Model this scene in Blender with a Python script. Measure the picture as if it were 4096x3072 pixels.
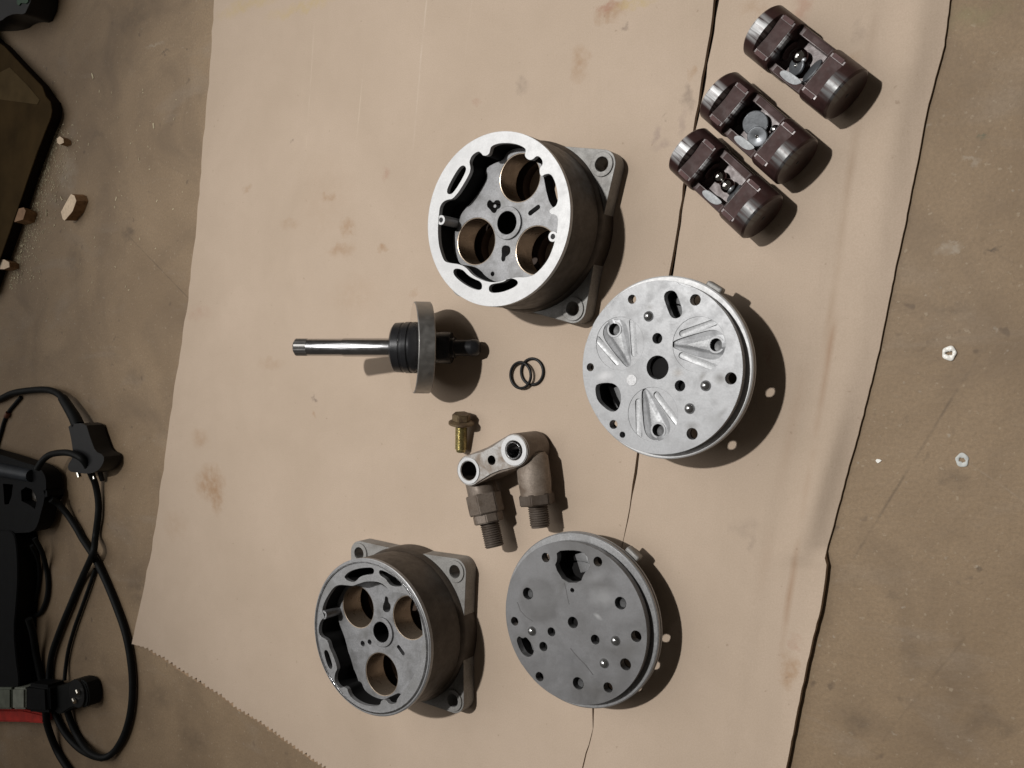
import bpy, bmesh, math, random
from mathutils import Vector, Matrix
random.seed(7)
S = bpy.context.scene
for o in list(bpy.data.objects): bpy.data.objects.remove(o, do_unlink=True)
COL = S.collection
PI = math.pi
# ---------------------------------------------------------------- camera
DN = Vector((0.5595790, -0.0197356, 0.8285420)).normalized()      # straight down, seen from the camera
HC = 0.5470437                                                    # camera height above the cardboard (m)
F, PCX, PCY = 3600.0, 2048.0, 1536.0
E1 = DN.cross(Vector((0, 1, 0))).normalized()
E2 = DN.cross(E1)
AX, AY, AZ = -E1, E2, -DN
cam_d = bpy.data.cameras.new('camera'); cam = bpy.data.objects.new('camera', cam_d); COL.objects.link(cam)
right = Vector((AX.x, AY.x, AZ.x)); down = Vector((AX.y, AY.y, AZ.y)); fwd = Vector((AX.z, AY.z, AZ.z))
M = Matrix((right, -down, -fwd)).transposed().to_4x4(); M.translation = Vector((0, 0, HC))
cam.matrix_world = M
cam_d.sensor_width = 36; cam_d.lens = 36 * F / 4096; cam_d.clip_start = 0.01; cam_d.clip_end = 50
S.camera = cam
# ---------------------------------------------------------------- world and lamps
w = bpy.data.worlds.new('World'); S.world = w; w.use_nodes = True
bg = w.node_tree.nodes['Background']; bg.inputs['Color'].default_value = (1.0, 0.90, 0.78, 1); bg.inputs['Strength'].default_value = 0.05
kd = bpy.data.lights.new('shaded_lamp', 'SPOT'); kd.energy = 312; kd.spot_size = math.radians(29.5); kd.spot_blend = 1.0; kd.shadow_soft_size = 0.045; kd.color = (1.0, 0.985, 0.955)
key = bpy.data.objects.new('shaded_lamp', kd); key.location = (-0.89, 0.70, 3.0); COL.objects.link(key)
key.rotation_euler = (Vector((-0.29, 0.02, 0)) - key.location).to_track_quat('-Z', 'Y').to_euler()
fd = bpy.data.lights.new('bounce_light', 'AREA'); fd.shape = 'RECTANGLE'; fd.size = 2.4; fd.size_y = 2.4; fd.energy = 25; fd.color = (1.0, 0.98, 0.955)
fil = bpy.data.objects.new('bounce_light', fd); fil.location = (-1.9, 0.6, 2.0); COL.objects.link(fil)
fil.rotation_euler = (Vector((-0.35, 0, 0)) - fil.location).to_track_quat('-Z', 'Y').to_euler()
S.view_settings.view_transform = 'Standard'; S.view_settings.look = 'None'; S.view_settings.exposure = 0; S.view_settings.gamma = 1
S.render.engine = 'CYCLES'

# ---------------------------------------------------------------- helpers
def g(u, v, z=0.0):
    """point of the place at height z that the photograph shows at pixel (u, v)"""
    r = Vector(((u - PCX) / F, (v - PCY) / F, 1.0))
    r = Vector((r.dot(AX), r.dot(AY), r.dot(AZ)))
    t = (z - HC) / r.z
    return Vector((r.x * t, r.y * t, z))
def crop(x0, y0, s): return lambda a, b: (x0 + s * a, y0 + s * b)
z1 = crop(1600, 450, .5426); z2 = crop(2250, 1050, .5123); z3 = crop(1950, 2080, .4823); z4 = crop(1200, 2130, .4641)
z5 = crop(1130, 1150, .4973); z6 = crop(1750, 1600, .3919); z7 = crop(2600, 0, .6329)

def chaikin(p, n=2, closed=True):
    for _ in range(n):
        q = []; m = len(p)
        if not closed: q.append(p[0])
        for i in range(m if closed else m - 1):
            a, b = p[i], p[(i + 1) % m]
            q.append((a[0] * .75 + b[0] * .25, a[1] * .75 + b[1] * .25)); q.append((a[0] * .25 + b[0] * .75, a[1] * .25 + b[1] * .75))
        if not closed: q.append(p[-1])
        p = q
    return p
def circ(x, y, r, n=48, a0=0): return [(x + r * math.cos(a0 + 2 * PI * i / n), y + r * math.sin(a0 + 2 * PI * i / n)) for i in range(n)]
def capsule(x0, y0, x1, y1, r, n=10):
    a = math.atan2(y1 - y0, x1 - x0); p = []
    for i in range(n + 1): t = a - PI / 2 + PI * i / n; p.append((x1 + r * math.cos(t), y1 + r * math.sin(t)))
    for i in range(n + 1): t = a + PI / 2 + PI * i / n; p.append((x0 + r * math.cos(t), y0 + r * math.sin(t)))
    return p

class MB:
    def __init__(s): s.bm = bmesh.new()
    def mesh(s, me, mat=None):
        if mat: me.transform(mat)
        s.bm.from_mesh(me); bpy.data.meshes.remove(me); return s
    def prism(s, loops, za, zb, mat=None):
        cu = bpy.data.curves.new('c', 'CURVE'); cu.dimensions = '2D'; cu.fill_mode = 'BOTH'; cu.extrude = (zb - za) / 2
        for lp in loops:
            sp = cu.splines.new('POLY'); sp.points.add(len(lp) - 1); sp.use_cyclic_u = True
            for q, (x, y) in zip(sp.points, lp): q.co = (x, y, 0, 1)
        o = bpy.data.objects.new('c', cu); COL.objects.link(o)
        dg = bpy.context.evaluated_depsgraph_get()
        me = bpy.data.meshes.new_from_object(o.evaluated_get(dg))
        bpy.data.objects.remove(o); bpy.data.curves.remove(cu)
        T = Matrix.Translation((0, 0, (za + zb) / 2))
        return s.mesh(me, (mat @ T) if mat else T)
    def verts_faces(s, vs, fs, mat=None):
        bv = [s.bm.verts.new((mat @ Vector(v)) if mat else v) for v in vs]
        for f in fs:
            try: s.bm.faces.new([bv[i] for i in f])
            except ValueError: pass
        return s
    def lathe(s, prof, n=48, mat=None, skip=None):
        """profile [(r, z)...] turned about local z"""
        vs, fs = [], []
        for r, z in prof:
            for i in range(n): a = 2 * PI * i / n; vs.append((r * math.cos(a), r * math.sin(a), z))
        for j in range(len(prof) - 1):
            for i in range(n):
                if skip and skip(j, i / n * 360): continue
                k = (i + 1) % n; fs.append((j * n + i, j * n + k, (j + 1) * n + k, (j + 1) * n + i))
        if prof[0][0] > 1e-6 and not skip and s.cap0: fs.append(tuple(range(n))[::-1])
        if prof[-1][0] > 1e-6 and not skip and s.cap1: fs.append(tuple((len(prof) - 1) * n + i for i in range(n)))
        return s.verts_faces(vs, fs, mat)
    cap0 = cap1 = False
    def tube(s, pts, rad, n=10, caps=True):
        """swept round section along a 3-D polyline; rad a number or list"""
        P = [Vector(p) for p in pts]; m = len(P); vs = []; fs = []; up = Vector((0, 0, 1)); prev = None
        for i, p in enumerate(P):
            t = (P[min(i + 1, m - 1)] - P[max(i - 1, 0)]).normalized()
            if prev is None:
                a = t.cross(up if abs(t.z) < .9 else Vector((1, 0, 0))).normalized()
            else: a = (prev - t * prev.dot(t)).normalized()
            prev = a; b = t.cross(a); r = rad[i] if isinstance(rad, (list, tuple)) else rad
            for k in range(n): q = 2 * PI * k / n; vs.append(p + (a * math.cos(q) + b * math.sin(q)) * r)
        for i in range(m - 1):
            for k in range(n): l = (k + 1) % n; fs.append((i * n + k, i * n + l, (i + 1) * n + l, (i + 1) * n + k))
        if caps: fs.append(tuple(range(n))[::-1]); fs.append(tuple((m - 1) * n + k for k in range(n)))
        return s.verts_faces(vs, fs)
    def box(s, x0, x1, y0, y1, za, zb, mat=None, bev=0):
        b2 = bmesh.new(); bmesh.ops.create_cube(b2, size=1)
        for v in b2.verts: v.co = Vector(((x0 + x1) / 2 + v.co.x * (x1 - x0), (y0 + y1) / 2 + v.co.y * (y1 - y0), (za + zb) / 2 + v.co.z * (zb - za)))
        if bev: bmesh.ops.bevel(b2, geom=b2.edges[:], offset=bev, segments=3, affect='EDGES', profile=.5)
        me = bpy.data.meshes.new('t'); b2.to_mesh(me); b2.free(); return s.mesh(me, mat)
    def sphere(s, c, r, mat=None, n=24):
        b2 = bmesh.new(); bmesh.ops.create_uvsphere(b2, u_segments=n, v_segments=n // 2, radius=r)
        for v in b2.verts: v.co += Vector(c)
        me = bpy.data.meshes.new('t'); b2.to_mesh(me); b2.free(); return s.mesh(me, mat)
    def bevel(s, w, ang=35, seg=2):
        bmesh.ops.remove_doubles(s.bm, verts=s.bm.verts, dist=1e-6)
        es = [e for e in s.bm.edges if len(e.link_faces) == 2 and e.calc_face_angle(0) > math.radians(ang)]
        bmesh.ops.bevel(s.bm, geom=es, offset=w, segments=seg, affect='EDGES', clamp_overlap=True); return s
    def build(s, name, mat, parent=None, ang=38, kind=None, recalc=True):
        bmesh.ops.remove_doubles(s.bm, verts=s.bm.verts, dist=1e-6)
        if recalc: bmesh.ops.recalc_face_normals(s.bm, faces=s.bm.faces)
        me = bpy.data.meshes.new(name); s.bm.to_mesh(me); s.bm.free()
        for p in me.polygons: p.use_smooth = True
        me.set_sharp_from_angle(angle=math.radians(ang)); me.materials.append(mat)
        o = bpy.data.objects.new(name, me); COL.objects.link(o)
        if parent: o.parent = parent
        if kind: o['kind'] = kind
        return o
def thing(name, label, cat, loc=(0, 0, 0), rot=(0, 0, 0), group=None):
    o = bpy.data.objects.new(name, None); COL.objects.link(o); o.location = loc; o.rotation_euler = rot; o.empty_display_size = .01
    return tag(o, label, cat, group)
def tag(o, label, cat, group=None):
    o['label'] = label; o['category'] = cat
    if group: o['group'] = group
    return o
def axis_mat(p, d, roll=0):
    """matrix taking local z to direction d with its origin at p"""
    q = Vector(d).normalized().to_track_quat('Z', 'Y').to_matrix().to_4x4()
    return Matrix.Translation(p) @ q @ Matrix.Rotation(roll, 4, 'Z')

# ---------------------------------------------------------------- materials
class NT:
    def __init__(s, name):
        s.m = bpy.data.materials.new(name); s.m.use_nodes = True; s.t = s.m.node_tree; s.n = s.t.nodes; s.b = s.n['Principled BSDF']
    def node(s, typ, **kw):
        n = s.n.new(typ)
        for k, v in kw.items():
            if k.startswith('i_'):
                n.inputs[k[2:].replace('_', ' ')].default_value = v
            else: setattr(n, k, v)
        return n
    def link(s, a, b): s.t.links.new(a, b)
    def noise(s, vec, scale, detail=4, rough=.55, dist=0):
        n = s.node('ShaderNodeTexNoise'); n.inputs['Scale'].default_value = scale; n.inputs['Detail'].default_value = detail
        n.inputs['Roughness'].default_value = rough; n.inputs['Distortion'].default_value = dist
        if vec is not None: s.link(vec, n.inputs['Vector'])
        return n.outputs['Fac']
    def ramp(s, fac, a, b, va=0, vb=1):
        n = s.node('ShaderNodeMapRange'); n.inputs['From Min'].default_value = a; n.inputs['From Max'].default_value = b
        n.inputs['To Min'].default_value = va; n.inputs['To Max'].default_value = vb; s.link(fac, n.inputs['Value']); return n.outputs['Result']
    def mix(s, fac, a, b, mode='MIX'):
        n = s.node('ShaderNodeMix', data_type='RGBA', blend_type=mode)
        for i, x in ((0, fac), (6, a), (7, b)):
            if isinstance(x, (int, float)): n.inputs[i].default_value = x
            elif isinstance(x, tuple): n.inputs[i].default_value = (*x, 1) if len(x) == 3 else x
            else: s.link(x, n.inputs[i])
        return n.outputs[2]
    def math(s, op, a, b=None):
        n = s.node('ShaderNodeMath', operation=op)
        for i, x in ((0, a), (1, b)):
            if x is None: continue
            if isinstance(x, (int, float)): n.inputs[i].default_value = x
            else: s.link(x, n.inputs[i])
        return n.outputs[0]
    def bump(s, h, strength, dist, normal=None):
        n = s.node('ShaderNodeBump'); n.inputs['Strength'].default_value = strength; n.inputs['Distance'].default_value = dist
        s.link(h, n.inputs['Height'])
        if normal is not None: s.link(normal, n.inputs['Normal'])
        return n.outputs['Normal']
def metal(name, base, rough=.4, met=.5, dirt=None, dscale=60, damt=(.5, .75), bev=.0004, grain=.25, spec=.5):
    t = NT(name); pos = t.node('ShaderNodeTexCoord').outputs['Object']
    n1 = t.noise(pos, dscale, 5, .6, .4); n2 = t.noise(pos, 900, 3); n3 = t.noise(pos, 200, 3)
    c = t.mix(t.ramp(n2, .25, .75, 0, 1), tuple(x * (1 - grain) for x in base), tuple(min(1, x * (1 + grain * .7)) for x in base))
    if dirt: c = t.mix(t.ramp(n1, damt[0], damt[1]), c, dirt)
    t.link(c, t.b.inputs['Base Color'])
    t.link(t.ramp(n3, .3, .7, rough * .82, min(1, rough * 1.2)), t.b.inputs['Roughness'])
    t.b.inputs['Metallic'].default_value = met; t.b.inputs['Specular IOR Level'].default_value = spec
    nrm = None
    if bev:
        b = t.node('ShaderNodeBevel', samples=4); b.inputs['Radius'].default_value = bev; nrm = b.outputs[0]
    if grain > .09: t.link(t.bump(n2, .06, .0004, nrm), t.b.inputs['Normal'])
    elif nrm is not None: t.link(nrm, t.b.inputs['Normal'])
    return t.m
def blob(m, cx, cy, rx, ry, rot, soft, colr, amt, brk=0):
    """a worn, stained or painted-sheen patch of its own shape on a metal face, in the part's own coordinates"""
    t = m.node_tree; b = t.nodes['Principled BSDF']; old = b.inputs['Base Color'].links[0].from_socket
    tc = t.nodes.new('ShaderNodeTexCoord'); nz = t.nodes.new('ShaderNodeTexNoise'); nz.inputs['Scale'].default_value = 170; nz.inputs['Detail'].default_value = 4; t.links.new(tc.outputs['Object'], nz.inputs['Vector'])
    ma = t.nodes.new('ShaderNodeVectorMath'); ma.operation = 'MULTIPLY_ADD'; t.links.new(nz.outputs['Color'], ma.inputs[0]); ma.inputs[1].default_value = (brk, brk, 0); t.links.new(tc.outputs['Object'], ma.inputs[2])
    mp = t.nodes.new('ShaderNodeMapping'); mp.vector_type = 'TEXTURE'; mp.inputs['Location'].default_value = (cx + brk / 2, cy + brk / 2, 0); mp.inputs['Rotation'].default_value = (0, 0, rot); mp.inputs['Scale'].default_value = (rx, ry, 1); t.links.new(ma.outputs[0], mp.inputs['Vector'])
    ml = t.nodes.new('ShaderNodeVectorMath'); ml.operation = 'MULTIPLY'; t.links.new(mp.outputs[0], ml.inputs[0]); ml.inputs[1].default_value = (1, 1, 0)
    ln = t.nodes.new('ShaderNodeVectorMath'); ln.operation = 'LENGTH'; t.links.new(ml.outputs[0], ln.inputs[0])
    mr = t.nodes.new('ShaderNodeMapRange'); mr.inputs['From Min'].default_value = 1 - soft; mr.inputs['From Max'].default_value = 1; mr.inputs['To Min'].default_value = amt; mr.inputs['To Max'].default_value = 0; t.links.new(ln.outputs['Value'], mr.inputs['Value'])
    mx = t.nodes.new('ShaderNodeMix'); mx.data_type = 'RGBA'; t.links.new(mr.outputs[0], mx.inputs[0]); t.links.new(old, mx.inputs[6]); mx.inputs[7].default_value = (*colr, 1); t.links.new(mx.outputs[2], b.inputs['Base Color'])
def plain(name, col, rough=.6, spec=.4, var=.25, scale=80):
    t = NT(name); pos = t.node('ShaderNodeTexCoord').outputs['Object']
    n = t.noise(pos, scale, 4)
    t.link(t.mix(t.ramp(n, .3, .7), tuple(x * (1 - var) for x in col), tuple(min(1, x * (1 + var)) for x in col)), t.b.inputs['Base Color'])
    t.b.inputs['Roughness'].default_value = rough; t.b.inputs['Specular IOR Level'].default_value = spec
    t.link(t.bump(t.noise(pos, scale * 8, 3), .1, .0003), t.b.inputs['Normal'])
    return t.m
M_bright = metal('machined_aluminium', (.58, .58, .585), .48, .2, (.49, .49, .495), 45, (.5, .78), grain=.10)
M_plate = metal('plate_aluminium', (.36, .364, .375), .46, .2, (.25, .25, .255), 48, (.5, .8), grain=.11)
M_plate2 = metal('plate_aluminium_dull', (.198, .197, .202), .45, .3, (.120, .117, .116), 24, (.40, .70), grain=.10)
M_dull = metal('oily_machined_aluminium', (.31, .31, .315), .40, .4, (.23, .226, .222), 50, (.5, .75))
M_cast = metal('cast_aluminium', (.27, .262, .25), .55, .25, (.13, .115, .10), 40, (.5, .8), .0006)
M_deck = metal('cast_deck', (.285, .285, .294), .48, .3, (.165, .163, .162), 85, (.42, .70), .0006)
M_void = metal('cavity_casting', (.085, .082, .085), .6, .2, (.04, .038, .037), 50)
M_pit = plain('shaded_cavity', (.010, .0095, .0095), .8, .15)  # near-black colour paints in the shade of deep cavities
M_chamber = plain('oily_brown_chamber', (.050, .030, .020), .6, .3)
M_wall = metal('shaded_cast_wall', (.062, .048, .037), .5, .2, (.032, .023, .016), 35, (.45, .7), .0006)  # flange casting darkened, painting shade onto the side walls
M_bore = metal('bore_liner', (.34, .27, .205), .30, .45, (.22, .165, .12), 60, grain=.1)
M_steel = metal('polished_steel', (.50, .50, .51), .22, 1.0, None, bev=.0003, grain=.05)
M_chrome = metal('ball_steel', (.7, .69, .67), .07, 1.0, None, bev=0, grain=.02)
M_shoe = metal('ground_shoe_steel', (.20, .21, .225), .35, .6, (.15, .16, .17), 200, bev=.0005, grain=.15)
M_ramp = metal('ground_swash_steel', (.36, .35, .335), .48, .95, None, 60, bev=.0004, grain=.04)
M_spline = metal('spline_steel', (.16, .155, .15), .35, .7, None, bev=.0002, grain=.08)
M_black = metal('oiled_black_steel', (.022, .022, .024), .32, .3, (.014, .013, .013), 60, bev=.0004, grain=.1)
M_coat = metal('piston_coating', (.044, .019, .017), .38, .1, (.022, .010, .009), 60, (.45, .7), .0005, grain=.12)
M_flat = metal('piston_worn_flat', (.070, .040, .038), .62, .0, (.042, .024, .022), 90, (.45, .7), .0005, grain=.12, spec=.18)
M_pad = metal('piston_corner_pad', (.105, .058, .056), .65, .0, (.08, .048, .048), 120, (.45, .7), 0, grain=.12, spec=.2)
def worn_glint_coat(bare):  # bare: worn metal on the left heads, painted highlight strip on the right
    m = metal('piston_coating_worn_glint', (.044, .021, .019), .36, .1, (.022, .011, .010), 60, (.45, .7), .0005, grain=.12)
    t = m.node_tree; b = t.nodes['Principled BSDF']; old = b.inputs['Base Color'].links[0].from_socket
    tc = t.nodes.new('ShaderNodeTexCoord'); mp = t.nodes.new('ShaderNodeMapping'); mp.inputs['Scale'].default_value = (30, 420, 1); t.links.new(tc.outputs['Object'], mp.inputs['Vector'])
    nz = t.nodes.new('ShaderNodeTexNoise'); nz.inputs['Scale'].default_value = 1; nz.inputs['Detail'].default_value = 3; t.links.new(mp.outputs[0], nz.inputs['Vector'])
    sx = t.nodes.new('ShaderNodeSeparateXYZ'); t.links.new(tc.outputs['Object'], sx.inputs[0])
    ab = t.nodes.new('ShaderNodeMath'); ab.operation = 'ABSOLUTE'; sh = t.nodes.new('ShaderNodeMath'); sh.operation = 'ADD'; sh.inputs[1].default_value = .0012; t.links.new(sx.outputs['Y'], sh.inputs[0]); t.links.new(sh.outputs[0], ab.inputs[0])
    r1 = t.nodes.new('ShaderNodeMapRange'); r1.inputs['From Min'].default_value = .0045; r1.inputs['From Max'].default_value = .0085; r1.inputs['To Min'].default_value = 1; r1.inputs['To Max'].default_value = 0; t.links.new(ab.outputs[0], r1.inputs['Value'])
    rz = t.nodes.new('ShaderNodeMapRange'); rz.inputs['From Min'].default_value = .021; rz.inputs['From Max'].default_value = .024; t.links.new(sx.outputs['Z'], rz.inputs['Value'])
    r2 = t.nodes.new('ShaderNodeMapRange'); r2.inputs['From Min'].default_value = .36; r2.inputs['From Max'].default_value = .52; t.links.new(nz.outputs['Fac'], r2.inputs['Value'])
    m1 = t.nodes.new('ShaderNodeMath'); m1.operation = 'MULTIPLY'; t.links.new(r1.outputs[0], m1.inputs[0]); t.links.new(r2.outputs[0], m1.inputs[1])
    m2 = t.nodes.new('ShaderNodeMath'); m2.operation = 'MULTIPLY'; t.links.new(m1.outputs[0], m2.inputs[0]); t.links.new(rz.outputs[0], m2.inputs[1])
    mx = t.nodes.new('ShaderNodeMix'); mx.data_type = 'RGBA'; t.links.new(m2.outputs[0], mx.inputs[0]); t.links.new(old, mx.inputs[6]); mx.inputs[7].default_value = (bare, bare, bare * 1.01, 1); t.links.new(mx.outputs[2], b.inputs['Base Color'])
    return m
M_worn = worn_glint_coat(.50); M_glint = worn_glint_coat(.11)  # second one paints a pale highlight strip on the right heads
M_saddle = metal('piston_bare_aluminium', (.27, .28, .29), .5, .15, None, bev=.0004)
M_rust = metal('rusty_steel', (.105, .083, .067), .6, .25, (.07, .05, .036), 90, (.42, .66), .0005)
M_rust2 = metal('worn_fitting_metal', (.175, .140, .113), .52, .3, (.095, .068, .049), 90, (.45, .7), .0005)
M_rust3 = metal('tan_fitting_metal', (.26, .212, .172), .55, .25, (.14, .102, .075), 80, (.42, .68), .0006)
M_portface = metal('stained_port_face', (.40, .385, .37), .45, .3, (.20, .155, .12), 70, (.46, .62), .0004)
M_zinc = metal('yellow_zinc', (.42, .36, .17), .3, .85, (.2, .13, .06), 120, (.5, .75), .0003)
M_brown = metal('rusty_bolt_head', (.165, .118, .065), .5, .4, (.09, .055, .04), 150, (.45, .7), .0004)
M_rubber = plain('black_rubber', (.0065, .0065, .007), .45, .28)
M_cable = plain('cable_rubber', (.0065, .007, .007), .55, .14)
M_tool = plain('black_tool_plastic', (.004, .0043, .005), .6, .12)
M_prong = metal('plug_prong_metal', (.7, .66, .58), .25, 1.0, None, bev=0)
M_red = plain('red_plastic', (.42, .02, .012), .45, .5)
M_grey = plain('grey_green_collar', (.10, .11, .085), .5, .4)
M_case = plain('dark_brown_lid', (.050, .031, .012), .85, .06, .3, 25)
M_case2 = plain('lit_brown_lid', (.088, .060, .028), .85, .06, .25, 30)
M_lidshade = plain('shaded_lid_side', (.016, .010, .006), .7, .1)  # lid brown darkened to paint shade on the side face
M_green = plain('dark_green_plastic', (.008, .05, .016), .45, .4)
M_wood = plain('fresh_wood', (.74, .58, .42), .75, .2, .15, 300)
M_woodside = plain('brown_wood_side', (.26, .15, .075), .8, .2, .3, 200)  # browner and darker than the cut face
M_dust = plain('sawdust', (.52, .45, .31), .9, .1, .3, 300)
M_white = plain('white_plastic', (.85, .83, .78), .3, .6, .08)
M_chalk = plain('chalky_plastic', (.52, .53, .51), .6, .3, .12)

def mark_line(t, p, col, pa, pb, half, colr, amt, brk, z=0.0):
    """a thin broken line on the surface from one point of the place to another"""
    A, B = g(*pa, z), g(*pb, z); d = (B - A); L = d.length; d.normalize(); nx, ny = -d.y, d.x
    dt = t.node('ShaderNodeVectorMath', operation='DOT_PRODUCT'); t.link(p, dt.inputs[0]); dt.inputs[1].default_value = (nx, ny, 0)
    wob = t.ramp(t.noise(p, 18, 3), 0, 1, -.0012, .0012)
    o = t.math('ABSOLUTE', t.math('ADD', t.math('SUBTRACT', dt.outputs['Value'], A.x * nx + A.y * ny), wob))
    al = t.node('ShaderNodeVectorMath', operation='DOT_PRODUCT'); t.link(p, al.inputs[0]); al.inputs[1].default_value = (d.x, d.y, 0)
    s = t.math('SUBTRACT', al.outputs['Value'], A.x * d.x + A.y * d.y)
    inr = t.math('MULTIPLY', t.ramp(s, -.01, .01), t.ramp(s, L - .02, L + .02, 1, 0))
    k = t.math('MULTIPLY', t.ramp(o, 0, half, amt, 0), t.ramp(t.noise(p, brk, 3), .38, .62))
    return t.mix(t.math('MULTIPLY', k, inr), col, colr)
def mark_stains(t, p, col, lst, z=0.0):
    nz = t.node('ShaderNodeTexNoise'); nz.inputs['Scale'].default_value = 80; nz.inputs['Detail'].default_value = 7; nz.inputs['Roughness'].default_value = .65; t.link(p, nz.inputs['Vector'])
    ad = t.node('ShaderNodeVectorMath', operation='MULTIPLY_ADD'); t.link(nz.outputs['Color'], ad.inputs[0]); ad.inputs[1].default_value = (.022, .022, 0); t.link(p, ad.inputs[2])
    brk = t.ramp(t.noise(p, 150, 4, .6), .32, .60, .25, 1)
    for (u, v, hx, hy, amt, cc) in lst:
        c = g(u, v, z); ex = (g(u + hx, v, z) - c).length; ey = (g(u, v + hy, z) - c).length
        sb = t.node('ShaderNodeVectorMath', operation='SUBTRACT'); t.link(ad.outputs[0], sb.inputs[0]); sb.inputs[1].default_value = (c.x + .011, c.y + .011, c.z)
        ml = t.node('ShaderNodeVectorMath', operation='MULTIPLY'); t.link(sb.outputs[0], ml.inputs[0]); ml.inputs[1].default_value = (1 / ex, 1 / ey, 0)
        ln = t.node('ShaderNodeVectorMath', operation='LENGTH'); t.link(ml.outputs[0], ln.inputs[0])
        col = t.mix(t.math('MULTIPLY', t.ramp(ln.outputs['Value'], .35, 1.15, amt, 0), brk), col, cc)
    return col
FD = (.085, .062, .045); FP = (.40, .35, .285)
FLOOR_STAINS = [(3925, 545, 16, 12, .7, (.10, .11, .075)), (3982, 1005, 26, 14, .8, FD), (3790, 1000, 60, 20, .55, FP), (3690, 500, 40, 14, .4, FP), (3880, 640, 50, 14, .35, FP),
    (3920, 2275, 14, 16, .8, FD), (3905, 2270, 16, 10, .6, FP), (3820, 1920, 70, 50, .35, FD), (3420, 2890, 60, 50, .4, FD), (3960, 2900, 120, 60, .35, FD), (3640, 2620, 60, 90, .2, FD), (3560, 2380, 30, 20, .3, FD),
    (3800, 1240, 90, 40, .3, FD), (3650, 700, 200, 120, .2, (.24, .17, .10)), (3900, 60, 160, 60, .3, (.20, .19, .09)), (560, 2360, 60, 90, .45, FD), (515, 930, 26, 30, .6, FD), (390, 540, 30, 20, .35, FD), (540, 70, 120, 80, .35, FD),
    (660, 210, 30, 10, .6, FD), (620, 180, 40, 8, .4, FP), (640, 2780, 60, 60, .35, FD), (780, 2960, 60, 50, .3, FD), (300, 1050, 40, 120, .3, FD), (540, 1500, 60, 50, .25, FD), (470, 240, 120, 80, .2, FD), (270, 700, 40, 90, .35, FP)]
def floor_mat():
    t = NT('painted_concrete'); p = t.node('ShaderNodeNewGeometry').outputs['Position']
    a = t.noise(p, 4.5, 6, .6, .5); b = t.noise(p, 14, 5, .6, .8); c = t.noise(p, 520, 4, .7)
    col = t.mix(t.ramp(a, .35, .65), (.215, .149, .090), (.325, .234, .147))
    col = t.mix(t.ramp(b, .46, .72, 0, .6), col, (.150, .106, .070))
    mp = t.node('ShaderNodeMapping'); mp.inputs['Scale'].default_value = (9, 26, 1); mp.inputs['Rotation'].default_value = (0, 0, .35); t.link(p, mp.inputs['Vector'])
    st = t.noise(mp.outputs[0], 1.0, 5, .6, .6)
    col = t.mix(t.ramp(st, .56, .78, 0, .5), col, (.31, .255, .20))
    sp = t.noise(p, 95, 2, .5); col = t.mix(t.ramp(sp, .70, .78, 0, .55), col, (.085, .06, .045))
    col = t.mix(t.ramp(t.noise(p, 170, 2, .5), .73, .79, 0, .5), col, (.40, .36, .30))
    col = t.mix(t.ramp(c, .3, .7, .0, .5), col, (.16, .115, .075)); col = t.mix(t.ramp(t.noise(p, 300, 2, .5), .66, .76, 0, .4), col, (.40, .33, .24))
    col = mark_stains(t, p, col, FLOOR_STAINS, -.004)
    for q in (((3390, 2270), (3880, 1480), .0012, FD, .5, 60, -.004), ((3985, 1015), (4120, 1090), .0010, FD, .9, 30, -.004), ((520, 950), (770, 1210), .0009, FD, .7, 30, -.004), ((3900, 1870), (4060, 1980), .0008, FP, .4, 60, -.004), ((3500, 3000), (3900, 2500), .0010, FD, .3, 50, -.004)):
        col = mark_line(t, p, col, *q)
    t.link(col, t.b.inputs['Base Color']); t.b.inputs['Roughness'].default_value = .62; t.b.inputs['Specular IOR Level'].default_value = .25
    t.link(t.bump(t.noise(p, 130, 6, .65), .30, .002), t.b.inputs['Normal']); return t.m
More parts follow.
